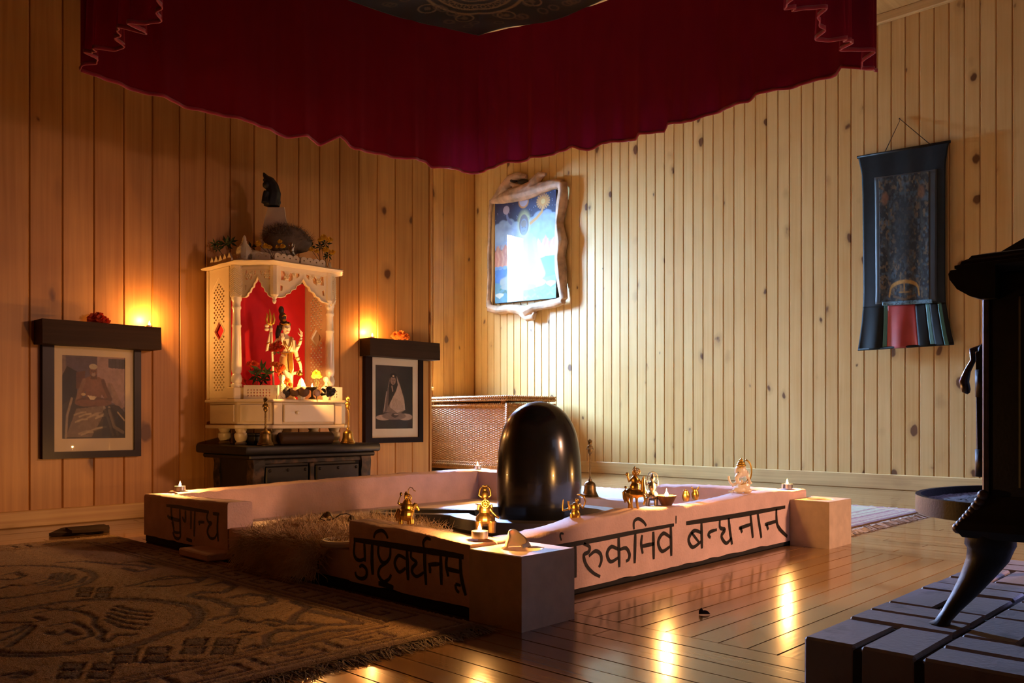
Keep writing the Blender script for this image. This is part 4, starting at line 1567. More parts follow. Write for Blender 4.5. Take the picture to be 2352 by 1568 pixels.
def lattice(name, p, q, z0, z1, dz):
    """pierced side panel from p to q with staggered small diamonds and one large diamond hole at height dz"""
    p, q = Vector((*p, 0)), Vector((*q, 0))
    wd, h = (q - p).length, z1 - z0
    loops = [[(0, 0), (wd, 0), (wd, h), (0, h)]]
    cw, chh = wd * .5, dz - z0
    loops.append([(cw - .046, chh), (cw, chh - .046), (cw + .046, chh), (cw, chh + .046)])
    sx = .030
    r = 0
    y = .045
    while y < h - .055:
        for x in ((cw - sx * 1.5, cw - sx * .5, cw + sx * .5, cw + sx * 1.5) if r % 2 else (cw - sx, cw, cw + sx)):
            if abs(x - cw) / .066 + abs(y - chh) / .062 < 1: continue
            if y > h - .11 and abs(x - cw) > .06 * (1 - (y - h + .11) / .055): continue
            a = .0088
            loops.append([(x - a, y), (x, y - a * .72), (x + a, y), (x, y + a * .72)])
        r += 1
        y += .0118
    o = flat_curve(name, loops, p + UP * z0, q - p, UP, .010, M['marble'], sh)
    d = (q - p).normalized()
    b = B()
    for lp, rr in (([(cw - .056, chh), (cw, chh - .056), (cw + .056, chh), (cw, chh + .056)], .004), ([(cw - .068, .025), (cw + .068, .025), (cw + .068, h - .10), (cw, h - .04), (cw - .068, h - .10)], .003)):
        b.tube([p + d * x + UP * (z0 + y) for x, y in lp], rr * 1.9, 6, closed=True)
    b.build('lattice_border', M['marble'], o)
    return o


lattice('lattice_panel', (1.912, 3.845), (1.912, 3.655), .541, ZR, .862)
lattice('lattice_panel', (2.424, 3.845), (2.424, 3.60), .541, ZR, .862)
b = B(); b.box((1.92, 3.835, .541), (2.43, 3.85, ZR)); b.build('back_panel', M['marble'], sh)
b = B(); b.box((1.925, 3.822, .545), (2.415, 3.834, ZR - .01)); b.jitter(.003, 12)
b.build('red_backcloth', M['red_cloth'], sh)['label'] = 'scarlet cloth lining the back'
b = B(); b.box((1.9225, 3.665, .545), (1.9245, 3.82, ZR - .01)); b.build('side_lining', M['red_cloth'], sh)
b = B(); b.box((1.90, 3.845, .541), (1.925, 3.862, ZR), bev=.003); b.build('edge_strip', M['marble'], sh)


def arch(p, q, z0, z1):
    p, q = Vector((*p, 0)), Vector((*q, 0))
    wd, h = (q - p).length, z1 - z0
    half = [(.0, 0), (.10, 0), (.17, .05), (.19, .13), (.26, .17), (.29, .28), (.36, .33), (.38, .44), (.44, .50), (.5, .70)]
    out = [(x * wd, y * h) for x, y in half] + [((1 - x) * wd, y * h) for x, y in half[-2::-1]] + [(wd, h), (0, h)]
    loops = [out]
    for s in (0, 1):
        f = lambda L: [((1 - x if s else x) * wd, y * h) for x, y in L]
        loops.append(f([(.10, .55), (.17, .55), (.19, .75), (.16, .86), (.10, .86)]))
        loops.append(f([(.24, .52), (.31, .60), (.33, .80), (.27, .84), (.23, .72)]))
        loops.append(f([(.09, .20), (.13, .22), (.14, .38), (.09, .42)]))
        loops.append(f([(.38, .66), (.44, .76), (.44, .86), (.37, .84)]))
    o = flat_curve('arch', loops, p + UP * z0, q - p, UP, .014, M['marble'], sh, bevel=.0012)
    d = (q - p).normalized(); n = Vector((d.y, -d.x, 0))
    if n.dot(FW) > 0: n = -n
    b = B()
    for s in (0, 1):                                     # carved rosettes
        for cx, cy, r in ((.20, .68, .012), (.33, .78, .008)):
            c = p + d * ((1 - cx if s else cx) * wd) + UP * (z0 + cy * h) + n * .009
            for k in range(6):
                a = 2 * PI * k / 6
                b.ball(c + d * (r * .8 * math.cos(a)) + UP * (r * .8 * math.sin(a)), (r * .46, r * .46, r * .3), 8, 5)
            b.ball(c, (r * .4, r * .4, r * .5), 8, 5)
    pts = [p + d * x + UP * (z0 + y) + n * .009 for x, y in out[:-2]]
    b.tube(pts, .0034, 6)
    b.build('carving', M['marble'], o, True)
    b = B(); b.prism([p + UP * (z1 - .016) + n * .001, q + UP * (z1 - .016) + n * .001, q + UP * z1 + n * .001, p + UP * z1 + n * .001], n * .010)
    b.build('frieze', M['marble'], o)


arch((1.952, 3.610), (2.046, 3.492), 1.012, ZR)
arch((2.046, 3.492), (2.338, 3.492), 1.012, ZR)
arch((2.338, 3.492), (2.392, 3.555), 1.012, ZR)
for x, y in ((2.046, 3.492), (2.338, 3.492)):
    b = B(); b.lathe([(.013, 0), (.020, .012), (.020, .145)], (x, y, 1.010), 8); b.build('hanging_post', M['marble'], sh)
    b = B(); b.lathe([(.002, -.030), (.007, -.026), (.010, -.014), (.006, -.008), (.013, -.002), (.013, .002)], (x, y, 1.010), 14); b.build('pendant', M['marble_w'], sh, True)

# roof plate, crest and finials
RP = [(1.885, 3.878), (1.885, 3.555), (2.004, 3.428), (2.372, 3.428), (2.436, 3.525), (2.455, 3.878)]
b = B()
N = []
for i in range(len(RP)):
    a, c = Vector((*RP[i], 0)), Vector((*RP[(i + 1) % len(RP)], 0))
    for k in range(10):
        q = a.lerp(c, k / 10)
        N.append(q)
cen = Vector((2.18, 3.70, 0))
rings = []
for e, z in ((-.045, ZR), (0.0, ZR + .004), (.006, ZR + .010), (.0, ZR + .016), (-.05, ZR + .024)):
    rings.append([q + (q - cen).normalized() * (e + .003 * math.sin(i * 1.3)) + UP * z for i, q in enumerate(N)])
b.quad_strip_rings(rings)
b.build('roof_plate', M['marble'], sh, auto=.8)


def crest(p, q, z, nl, h=.036, holes=True):
    p, q = Vector((*p, 0)), Vector((*q, 0))
    wd = (q - p).length
    out = [(0, 0)]
    for k in range(nl):
        for a in np.linspace(0, PI, 7):
            out.append((wd * (k + .5 - .5 * math.cos(a)) / nl, h * (.62 + .38 * math.sin(a))))
    out.append((wd, 0))
    loops = [out]
    if holes:
        for k in range(nl):
            cx = wd * (k + .5) / nl
            loops.append([(cx + .0038 * math.cos(a), h * .5 + .0038 * math.sin(a)) for a in np.linspace(0, 2 * PI, 9)[:-1]])
    flat_curve('crest', loops, p + UP * z, q - p, UP, .010, M['marble'], sh)


ZT = ZR + .0185
crest((1.972, 3.53), (2.016, 3.478), ZT, 2); crest((2.028, 3.463), (2.155, 3.463), ZT, 4); crest((2.165, 3.463), (2.30, 3.463), ZT, 4); crest((2.335, 3.475), (2.395, 3.56), ZT, 3, holes=False)
for k in range(5):                                        # pointed battlement on the left side
    y = 3.63 + k * .042
    b = B(); b.prism([Vector((1.905, y, ZT)), Vector((1.905, y + .04, ZT)), Vector((1.905, y + .04, ZT + .016)), Vector((1.905, y + .02, ZT + .044)), Vector((1.905, y, ZT + .016))], Vector((.010, 0, 0)))
    b.build('merlon', M['marble'], sh)
b = B()
b.lathe([(.024, 0), (.028, .010), (.034, .026), (.036, .042), (.030, .062), (.020, .078), (.012, .088), (.013, .094), (.008, .100), (.009, .106), (.006, .118), (0, .124)], (1.955, 3.60, ZT), 20)
dome = b.build('dome', M['marble'], sh, True)
b = B()
for k in range(9):
    for f in range(10):
        a0, a1 = 2 * PI * f / 10, 2 * PI * (f + 1) / 10
        z = .014 + k * .006
        r = np.interp(z, [0, .01, .026, .042, .062, .078], [.024, .028, .034, .036, .030, .02]) + .0012
        b.tube([Vector((1.955 + r * math.cos(a0), 3.60 + r * math.sin(a0), ZT + z)), Vector((1.955 + r * math.cos(a1), 3.60 + r * math.sin(a1), ZT + z + (.006 if f % 2 else -.006)))], .0018, 4)
b.build('chevron_ridge', M['marble'], dome)
b = B(); b.lathe([(.020, 0), (.024, .012), (.018, .028), (.008, .034), (0, .040)], (2.425, 3.60, ZT), 16); b.build('dome', M['marble'], sh, True)

# balustrade pieces with knob posts on the ledge
ZL = .5415


def balustrade(p, q, z0, z1):
    p, q = Vector((*p, 0)), Vector((*q, 0))
    wd, h = (q - p).length, z1 - z0
    loops = [[(0, 0), (wd, 0), (wd, h), (0, h)]]
    nx = int((wd - .03) / .014)
    for r in range(3):
        for i in range(nx):
            x, y = .02 + i * .014, h * .25 + r * h * .2
            loops.append([(x - .004, y), (x, y - .005), (x + .004, y), (x, y + .005)])
    flat_curve('balustrade', loops, p + UP * z0, q - p, UP, .014, M['marble_w'], sh)


balustrade((1.945, 3.585), (2.050, 3.478), ZL, ZL + .064)
balustrade((2.050, 3.478), (2.078, 3.478), ZL, ZL + .064)
balustrade((2.325, 3.478), (2.405, 3.478), ZL, ZL + .064)
for x in (2.078, 2.318):
    chevron(x, 3.480, ZL, ZL + .070, .016, 'post')
    b = B(); b.lathe([(.008, 0), (.010, .006), (.006, .012), (.012, .020), (.015, .030), (.012, .040), (0, .045)], (x, 3.480, ZL + .070), 16); b.build('knob', M['marble_w'], sh, True)

# ---- standing deity statue
so = atY(652, 906, 3.60); so.z = ZL
g = Fr(652, 905, so)
S = lambda *r: tuple(q * g.s for q in r)
st = thing('deity_statue', 'white marble four-armed standing deity with gold ornaments and trident, in the shrine', 'statue', so)
b = B(); b.lathe([(26 * g.s, 0), (27 * g.s, 3 * g.s), (23 * g.s, 9 * g.s), (0, 10 * g.s)], so, 24); b.build('base', M['marble_w'], st, True)
b = B()
b.tube([g(654, 758), g(657, 768), g(660, 780), g(661, 795), g(657, 808)], S(7, 15, 15.5, 12, 14))
b.ball(g(650, 770, -6), S(9, 8, 6)); b.ball(g(665, 772, -6), S(8, 8, 6))
b.tube([g(641, 765), g(673, 769)], S(7.5, 7.5))
b.tube([g(655, 760), g(656, 748)], S(5.6, 5.6))
b.ball(g(658, 740, -3), S(9.4, 12, 10.5)); b.ball(g(660, 749, -6), S(5, 4, 5))
b.tube([g(660, 738, -13.5), g(661, 743, -15.5)], S(1.6, 2.2))
b.ball(g(649, 741, 0), S(2, 4, 2))
# legs: standing leg, relaxed leg crossing, feet
b.tube([g(653, 812), g(656, 838, -4), g(658, 855, -5), g(660, 872, -3), g(662, 893, 0)], S(10, 8.6, 6.6, 6, 4.6))
b.tube([g(664, 812), g(667, 836, -1), g(667, 856, 0), g(668, 893, 3)], S(9.5, 8, 6.4, 4.6))
b.tube([g(661, 894, 0), g(659, 897, -9)], S(5, 3)); b.tube([g(668, 894, 3), g(673, 897, -6)], S(5, 3))
b.tube([g(666, 846, -2), g(680, 843, -4), g(689, 841, -6)], S(4.6, 3.6, 3))
# arms
b.tube([g(673, 769), g(678, 790, -4), g(680, 791, -5), g(689, 775, -8), g(692, 762, -8)], S(6, 5.2, 4.6, 3.8, 3))
b.tube([g(672, 774), g(679, 795, 2), g(683, 809, 0), g(689, 822, -4), g(691, 832, -6)], S(6, 5, 4.6, 3.6, 3.2))
b.tube([g(641, 766), g(626, 784, 2), g(613, 791, 0), g(617, 772, -4), g(622, 748, -6)], S(6, 5.2, 5, 4, 3.2))
b.tube([g(643, 770), g(637, 786, -2), g(638, 790, -6), g(645, 778, -12), g(648, 768, -13)], S(5.6, 5, 4.4, 3.6, 3.2))
# hands: palms and fingers
b.ball(g(692, 757, -8), S(3.4, 4.6, 2.2))
for k, (dx, dy) in enumerate(((-4.5, -15), (-2.2, -12), (.8, -9), (3.4, -6))): b.tube([g(691 + k * .9, 754, -8), g(691 + k * .6 + dx * .5, 754 + dy * .6, -9), g(691 + dx, 755 + dy, -10)], S(1.3, 1.1, .8))
b.tube([g(689.5, 757, -9), g(685, 752, -10), g(684, 749, -10)], S(1.4, 1.1, .8))
b.ball(g(648, 763, -14), S(4, 5.4, 2.4))
for k in range(4): b.tube([g(645.4 + k * 1.8, 760, -14), g(644.6 + k * 2.1, 750.5 + abs(k - 1.4), -14)], S(1.3, .8))
b.tube([g(651, 765, -14), g(654, 760, -14)], S(1.4, .9))
b.ball(g(622, 743, -6), S(4, 4.6, 3.4))
for k in range(4): b.tube([g(619, 741 + k * 2.2, -9), g(624, 740.4 + k * 2.2, -10), g(626, 741 + k * 2.2, -7)], S(1.3, 1.3, 1))
b.ball(g(691, 835, -7), S(3.2, 4.2, 2.6))
for k in range(4): b.tube([g(688.5 + k * 1.6, 836, -8), g(688 + k * 1.7, 844 - abs(k - 1), -9)], S(1.2, .9))
fused(b, 'figure_body', M['marble_w'], st, .95 * g.s, 2)
b = B()
b.ball(g(652, 733, 4), S(11, 12, 10)); b.ball(g(649, 715, 4), S(9, 11, 8)); b.ball(g(646, 699, 4), S(6.5, 10, 6))
b.tube([g(643, 735, 5), g(638, 752, 5), g(637, 768, 4)], S(7, 6, 4)); b.tube([g(660, 729, -2), g(666, 734, 3)], S(5, 4))
fused(b, 'hair', M['hair'], st, 1.1 * g.s, 1)
b = B()
b.tube([g(656 + 10.5 * math.cos(a), 729.5 + 2.5 * math.sin(a), -3 - 10.5 * math.sin(a)) for a in np.linspace(-.3, PI + .3, 14)], 1.6 * g.s, 6)
b.ball(g(653, 722, -5), S(4, 3, 2)); b.tube([g(648, 714, -4), g(654, 710, -5), g(658, 712, -3)], 1.6 * g.s, 6)
for dx in (0, 3.4): b.tube([g(650 + dx * .6, 758, -9), g(654 + dx, 778, -17), g(664, 796 - dx * 3, -16), g(672 - dx, 778, -15), g(670 - dx, 760, -9)], 1.3 * g.s, 6)
for cx, cy, d, r in ((617, 775, -3, 5), (683, 809, 0, 5.4), (687, 817, -3, 4.6), (685, 782, -6, 5), (690, 770, -8, 4.2), (640, 784, -6, 5)):
    b.tube([g(cx + r * math.cos(a), cy - 1.4 * math.cos(a), d + r * math.sin(a)) for a in np.linspace(0, 2 * PI, 13)[:-1]], 1.1 * g.s, 6, closed=True)
b.tube([g(659 + 13.5 * math.cos(a), 797 + 2 * math.sin(a), -13.5 * math.sin(a)) for a in np.linspace(0, 2 * PI, 17)[:-1]], 2.2 * g.s, 6, closed=True)
b.build('jewellery', M['gold'], st, True)
b = B()
rings = []
for k, (y, rx, rd, cx) in enumerate(((797, 13, 13, 660), (808, 15.5, 14.5, 657.5), (822, 16, 14.5, 657), (834, 15, 13, 657.5), (842, 13.5, 12, 659))):
    rings.append([g(cx + rx * math.cos(a), y + (5 * math.sin(2 * a + 1) if k == 4 else 0), -rd * math.sin(a)) for a in np.linspace(0, 2 * PI, 29)[:-1]])
b.quad_strip_rings(rings, cap=False)
M['tiger'] = mat('painted tiger skin', (0.62, 0.42, 0.20), 0.4, dark=(0.10, 0.05, 0.02), dthr=.36, scale=95)
sk = b.build('skirt', M['tiger'], st, True)
k = sk.modifiers.new('thick', 'SOLIDIFY'); k.thickness = .003
b = B(); b.ribbon([g(667, 797, -14), g(668, 815, -16), g(669, 832, -15), g(668, 843, -13)], [8 * g.s, 10 * g.s, 9 * g.s, 3 * g.s], -FW)
k = b.build('sash', M['gold'], st).modifiers.new('thick', 'SOLIDIFY'); k.thickness = .003
b = B()
b.tube([g(623, 733, -8), g(625, 790, -6), g(629, 893, -4)], 2.6 * g.s, 8)
b.build('trident_pole', M['marble_w'], st, True)
b = B()
b.tube([g(622, 735, -8), g(621, 722, -8), g(620.5, 712, -8), g(619, 697, -8)], S(3.4, 3.2, 3.6, .6), 8)
for sx in (-1, 1):
    b.tube([g(621, 732, -8), g(621 + sx * 7, 729, -8), g(621 + sx * 9, 720, -8), g(621 + sx * 7, 712, -8), g(621 + sx * 8.6, 705, -8)], S(3, 3.2, 3.2, 2.8, .6), 8)
b.build('trident_head', M['gold'], st, True)
b = B()
for sx in (-1, 1): b.ball(g(613 + sx * .2, 739 - sx * 4, -7), S(6, 4, 5))
b.build('drum', M['marble_w'], st, True)
b = B(); b.lathe([(r * g.s, h * g.s) for r, h in ((4, 0), (6.4, 2), (7, 5), (5.4, 8), (3.4, 9.5), (4.4, 12), (3.6, 12), (0, 9))], g(689, 850, -8), 18); b.build('water_pot', M['brass'], st, True)
for x, y, r in ((656, 738, 1.3), (663.4, 738, 1.2)):
    b = B(); b.ball(g(x, y, -13), S(r * 1.6, r * .7, .9), 8, 6)
    b.build('eye', M['black'], st, True)
b = B(); b.ball(g(660.6, 747.4, -12), S(2.4, .7, 1), 8, 6); b.build('lips', M['red_cloth'], st, True)

# ---- small things on the ledge
def bloom(b, c, r, n=3, npet=11, tilt=None):
    """rosette of petals"""
    c = Vector(c)
    ax = Vector(tilt or (-.5, -.6, .6)).normalized()
    u = ax.orthogonal().normalized(); v = ax.cross(u)
    for k in range(n):
        rr = r * (1 - .27 * k)
        for i in range(npet - k * 2):
            a = 2 * PI * (i + .37 * k) / (npet - k * 2) + rng.uniform(-.12, .12)
            d = u * math.cos(a) + v * math.sin(a)
            sd_ = ax.cross(d)
            w_ = rr * .33
            p0 = c + ax * (r * .1 * k); p1 = p0 + d * rr * .55 + ax * r * (.12 + .16 * k); p2 = p0 + d * rr * rng.uniform(.85, 1.05) + ax * r * (.05 + .30 * k)
            a0 = b.b.verts.new(p0); a1 = b.b.verts.new(p1 + sd_ * w_); a2 = b.b.verts.new(p1 - sd_ * w_); a3 = b.b.verts.new(p2 + sd_ * w_ * .55); a4 = b.b.verts.new(p2 - sd_ * w_ * .55)
            b.b.faces.new((a0, a1, a2)); b.b.faces.new((a1, a3, a4, a2))


def flowers(name, label, base, blooms, m, leaves=(), grp=None, fr=None, stems=True):
    t = thing(name, label, 'flowers', base, grp)
    for x, y, r, d in blooms:
        b = B(); c = fr(x, y, d); bloom(b, c, r * fr.s)
        if stems:
            b2 = B(); b2.tube([c, c.lerp(Vector(base), .5) + UP * .004, Vector(base)], .0012, 5); b2.build('stem', M['leaf'], t, True)
        b.build('bloom', M[m], t, recalc=False)
    if leaves:
        b = B()
        for x, y, L in leaves:
            c = fr(x, y, rng.uniform(-4, 6))
            for k in range(7):
                a = 2 * PI * k / 7 + rng.uniform(-.3, .3)
                d = (RT * math.cos(a) + UP * (math.sin(a) * .8 + .1) + FW * rng.uniform(-.5, .3)).normalized()
                sd_ = d.cross(FW).normalized()
                q = L * fr.s
                v0 = b.b.verts.new(c); v1 = b.b.verts.new(c + d * q * .5 + sd_ * q * .14); v2 = b.b.verts.new(c + d * q * .5 - sd_ * q * .14); v3 = b.b.verts.new(c + d * q)
                b.b.faces.new((v0, v1, v3, v2))
        b.build('leaves', M['leaf'], t, recalc=False)['kind'] = 'stuff'
    return t


gl = Fr(640, 905, (2.10, 3.56, ZL), True)
q = gl(590, 896, 14); q.z = ZL
flowers('flower_spray', 'orange silk flowers with dark leaves at the left inside the shrine', q, [(583, 838, 12, 6), (573, 836, 8, 8), (592, 858, 6, 8), (560, 874, 7, 10), (608, 872, 7, 4)], 'flower_r', [(600, 850, 26), (590, 862, 24), (612, 858, 22), (604, 872, 20)], fr=gl)
flowers('garland', 'red flowers bunched at the statue\'s raised-palm elbow', gl(636, 800, -4), [(630, 795, 10, -14), (640, 789, 9, -16), (645, 800, 10, -17), (634, 803, 8, -16), (624, 803, 7, -12)], 'flower_r', [(634, 808, 10)], fr=gl, stems=False)
q = gl(650, 905, -22); q.z = ZL
flowers('garland', 'orange flowers heaped from the statue\'s knee down to its feet', q, [(636, 838, 9, -14), (645, 845, 12, -16), (640, 852, 9, -15), (627, 836, 7, -10), (657, 876, 11, -18), (664, 886, 10, -20), (655, 890, 9, -18), (668, 896, 9, -22), (644, 862, 7, -16)], 'flower_o', fr=gl, stems=False)
q = gl(727, 905, 6); q.z = ZL
flowers('silk_flower', 'yellow flower behind the altar flame at the right post', q, [(727, 858, 10, 4), (722, 864, 7, 4), (733, 864, 7, 6)], 'flower_y', fr=gl)


def rock(label, x, y, rx, ry, m, d, seed, cat='stone', name='rock', spike=.25):
    c = gl(x, y, d)
    t = thing(name, label, cat, (c.x, c.y, ZL), None)
    b = B(); b.ball(c, (rx * gl.s, ry * gl.s, rx * .8 * gl.s), 18, 12)
    for v in b.b.verts:
        dd = v.co - c
        v.co = c + dd * (1 + spike * noise.noise(v.co * 70 + Vector((seed, seed, 0))))
        v.co.z = max(v.co.z, ZL + .0006)
    b.build(name + '_body', M[m], t, auto=.5)
    return t


rock('grey cone-shaped stone at the left end of the shrine ledge', 558, 902, 18, 13, 'rock_g', -2, 1.0)
rock('black stone with a pale streak at the statue\'s feet', 655, 899, 15, 13, 'rock_d', -30, 2.0)
rock('reddish brown stone second from left at the statue\'s feet', 678, 899, 12, 11, 'terracotta', -32, 3.0)
rock('round brown fruit-like stone left of the altar flame', 698, 899, 13, 12, 'terracotta', -34, 4.0, spike=.06)
rock('dark knobbly stone cluster right of the altar flame', 755, 898, 16, 11, 'rock_d', -26, 5.0, spike=.55)
rock('pink stone under the altar flame', 728, 902, 8, 8, 'stone', -24, 6.0)
# pale crystal point
c = gl(692, 905, -14); c.z = ZL
t = thing('crystal', 'pale standing crystal point beside the altar flame', 'crystal', c)
b = B(); b.lathe([(8 * gl.s, 0), (10.5 * gl.s, 6 * gl.s), (10.5 * gl.s, 32 * gl.s), (5 * gl.s, 45 * gl.s), (0, 50 * gl.s)], c, 6); b.build('crystal_body', M['crystal'], t)
# altar flame on a stemmed dish
c = gl(717, 911, -34); c.z = ZL
s = gl.s
t = thing('stemmed_lamp', 'stemmed brass dish lamp burning on the shrine ledge', 'oil lamp', c)
b = B(); b.lathe([(9 * s, 0), (8 * s, 2 * s), (3 * s, 6 * s), (2.2 * s, 14 * s), (3 * s, 19 * s), (9 * s, 23 * s), (13 * s, 27 * s), (12.4 * s, 28 * s), (7 * s, 24 * s), (0, 22 * s)], c, 24); b.build('dish', M['brass_d'], t, True)
flame(c + UP * 22 * s, t, 1.3 * CP, h=.026, r=.006)

# bells and the dark roller on the table
p = atY(610, 1022, 3.425); p.z = TZ + .0006
bell('tarnished brass hand bell at the left front of the altar table', p, depth(p) / F * .98, 118)
p = atY(799, 1016, 3.43); p.z = TZ + .0006
bell('brass hand bell with trident finial at the right end of the altar table', p, depth(p) / F * .86, 130, tilt=.8, metal='brass')
a = Vector((2.035, 3.432, TZ + .030)); c = Vector((2.315, 3.432, TZ + .030))
t = thing('roller', 'dark brown wooden roller lying under the shrine drawer', 'roller', (2.17, 3.432, TZ))
b = B(); b.lathe([(.024, 0), (.0285, .004), (.0285, .276), (.024, .28)], a, 24, axis=(1, 0, 0)); b.build('roller_body', M['beam'], t, auto=.7)

b = B(); b.box((1.95, 3.50, TZ + .0006), (2.03, 3.70, TZ + .042), bev=.003)
t = thing('dark_box', 'flat dark wooden box in the shade under the left end of the shrine', 'box', (1.99, 3.60, TZ))
b.build('box_body', M['black_wood'], t)
b = B(); b.box((1.948, 3.498, TZ + .0425), (2.032, 3.702, TZ + .054), bev=.003); b.build('lid', M['black_wood'], t)

# ---- things on the shrine roof
b = B(); b.box((1.99, 3.61, ZT + .001), (2.37, 3.84, 1.240), bev=.006); b.build('upper_tier', M['marble'], sh)
ZU = 1.2405
gr = Fr(620, 560, (2.10, 3.72, ZU), True)
q = (2.12, 3.72, ZU)
t = thing('down_mound', 'fluffy grey down heaped on the shrine roof', 'down', q)
b = B(); b.ball(gr(655, 552, 0), tuple(v * gr.s for v in (52, 34, 40)), 22, 14); b.ball(gr(688, 558, 0), tuple(v * gr.s for v in (26, 22, 24)))
for v in b.b.verts:
    v.co += noise.noise_vector(v.co * 30) * .012
    v.co.z = max(v.co.z, ZU + .001)
b.build('core', M['fur_g'], t, True)
b = B()
for k in range(1800):
    a, e = rng.uniform(0, 2 * PI), math.asin(rng.uniform(0, 1))
    n = Vector((math.cos(a) * math.cos(e), math.sin(a) * math.cos(e), math.sin(e)))
    if rng.random() < .7: p = gr(655, 552) + Vector((n.x * 50 * gr.s, n.y * 40 * gr.s, n.z * 33 * gr.s))
    else: p = gr(688, 558) + n * (25 * gr.s)
    if p.z < ZU + .004: p.z = ZU + .004
    n = (n + Vector(rng.standard_normal(3)) * .5).normalized()
    L = rng.uniform(.012, .03)
    b.ribbon([p, p + n * L * .6, p + n * L + Vector(rng.standard_normal(3)) * .006], [.0016, .0012, .0003], Vector(rng.standard_normal(3)))
b.build('down', M['fur_g'], t, recalc=False)['kind'] = 'stuff'
q = gr(630, 556, 6); q.z = ZU
t = thing('draped_block', 'white cloth-draped block rising from the down on the shrine roof', 'block', q)
b = B()
rings = []
for y, hw, hd in ((556, 34, 26), (520, 28, 22), (500, 24, 19), (476, 19, 16)):
    rings.append([gr(632 + hw * cx + (2 if y < 500 else 0), y, 6 + hd * cy) for cx, cy in ((-1, -1), (-.3, -1.1), (.3, -1), (1, -1), (1.05, 0), (1, 1), (0, 1), (-1, 1))])
for p in rings[0]: p.z = ZU + .001
b.quad_strip_rings(rings)
b.build('cloth_drape', M['mount'], t, auto=.6)
o = gr(624, 475, 6)
t = thing('idol', 'black hooded seated idol on top of the draped block above the shrine', 'figurine', o)
S2 = lambda *r: tuple(v * gr.s for v in r)
b = B()
b.tube([gr(624, 474, 6), gr(625, 462, 6), gr(628, 444, 6), gr(625, 428, 4), gr(619, 416, 2), gr(608, 408, 0)], S2(19, 19, 17.5, 15, 12, 8))
b.tube([gr(614, 412, 2), gr(608, 402, 0), gr(605, 396, -1)], S2(7, 5, 1.5))
b.ball(gr(612, 425, -4), S2(9, 9, 9)); b.tube([gr(612, 440, -8), gr(608, 452, -12), gr(608, 466, -14)], S2(7, 6, 8)); b.ball(gr(634, 464, 6), S2(11, 9, 14))
for v in b.b.verts: v.co.z = max(v.co.z, o.z)
fused(b, 'idol_body', M['black'], t, 1.3 * gr.s, 2)
flowers('flower_spray', 'yellow roses at the front of the shrine roof', Vector((2.055, 3.50, ZT)), [(593, 560, 8, -90), (610, 566, 8, -92), (620, 568, 6, -90)], 'flower_y', [(578, 568, 16)], fr=gr)
flowers('flower_spray', 'small yellow buds at the middle of the shrine roof', Vector((2.14, 3.50, ZT)), [(643, 555, 6, -80), (649, 566, 7, -82), (637, 567, 5, -80)], 'flower_y', [(642, 570, 10)], fr=gr)
flowers('flower_spray', 'orange yellow roses with leaves at the right corner of the shrine roof', Vector((2.37, 3.56, ZT)), [(743, 546, 9, -20), (757, 551, 8, -18), (735, 551, 6, -18), (748, 574, 9, -24), (763, 580, 8, -20), (715, 573, 7, -26), (727, 577, 6, -24)], 'flower_y', [(748, 560, 16), (736, 566, 15), (754, 586, 14), (716, 566, 12)], fr=gr)
flowers('leaf_sprig', 'green leafy sprig at the left end of the shrine roof', Vector((1.93, 3.70, ZT)), [(493, 562, 4, -10)], 'leaf', [(494, 560, 14), (500, 570, 12), (518, 560, 22), (528, 556, 20)], fr=gr)
b = B()
q = Vector((2.19, 3.50, ZT))
t = thing('silver_figurine', 'tiny silver figure among the yellow buds on the shrine roof', 'figurine', q)
b.tube([q, gr(669, 575, -76)], .008); b.ball(gr(669, 572, -76), S2(7, 7, 5)); b.ball(gr(670, 561, -76), S2(4, 5, 4)); b.tube([gr(664, 568, -78), gr(663, 558, -78)], S2(2, 1.4)); b.tube([gr(675, 568, -78), gr(677, 560, -78)], S2(2, 1.4))
fused(b, 'figure_body', M['silver'], t, 1 * gr.s, 1)
# ================================================================== left wall: beam shelves and framed photographs
def beam(label, x0, x1, y0, z0, z1):
    t = thing('beam_shelf', label, 'shelf', ((x0 + x1) / 2, (y0 + YL) / 2, z0), 'dark beam shelves')
    b = B()
    n = 22
    rings = []
    for i in range(n + 1):
        x = x0 + (x1 - x0) * i / n
        f = lambda s: .003 * noise.noise(Vector((x * 8, s, z0)))
        rings.append([Vector((x, y0 + f(1), z0 + f(2))), Vector((x, y0 + f(3), (z0 + z1) / 2)), Vector((x, y0 + .003, z1 + f(4) * .3)), Vector((x, YL - .0006, z1 + f(4) * .3)), Vector((x, YL - .0006, z0 + f(2)))])
    b.quad_strip_rings(rings)
    b.build('beam_body', M['beam'], t, auto=.5)
    return t


beam('long dark beam shelf over the photograph of the man in a chair', 1.163, 1.655, 3.797, .762, .864)
beam('shorter dark beam shelf over the photograph of the shawled woman', 2.822, 3.334, 3.809, .800, .901)
q = atY(343, 752, 3.85); q.z = .8645
tealight('small lit tealight on the long beam shelf over the seated man', q, .9 * CP, rad=.013, z_=.010)
q = atY(855, 778, 3.86); q.z = .9015
tealight('small lit tealight on the shorter beam shelf', q, .8 * CP, rad=.013, z_=.010)
gf = Fr(237, 740, (1.40, 3.85, .8645))
flowers('silk_flower', 'red silk flower lying on the long beam shelf', (1.40, 3.85, .8645), [(228, 730, 17, 0), (245, 733, 16, -4), (256, 737, 10, -6), (238, 724, 13, 6)], 'flower_r', fr=gf, stems=False)
gf = Fr(915, 780, (3.07, 3.86, .9015))
flowers('silk_flower', 'pale orange silk flower on the shorter beam shelf', (3.07, 3.86, .9015), [(906, 769, 12, 0), (918, 768, 14, -3), (930, 771, 10, -2)], 'flower_o', fr=gf, stems=False)


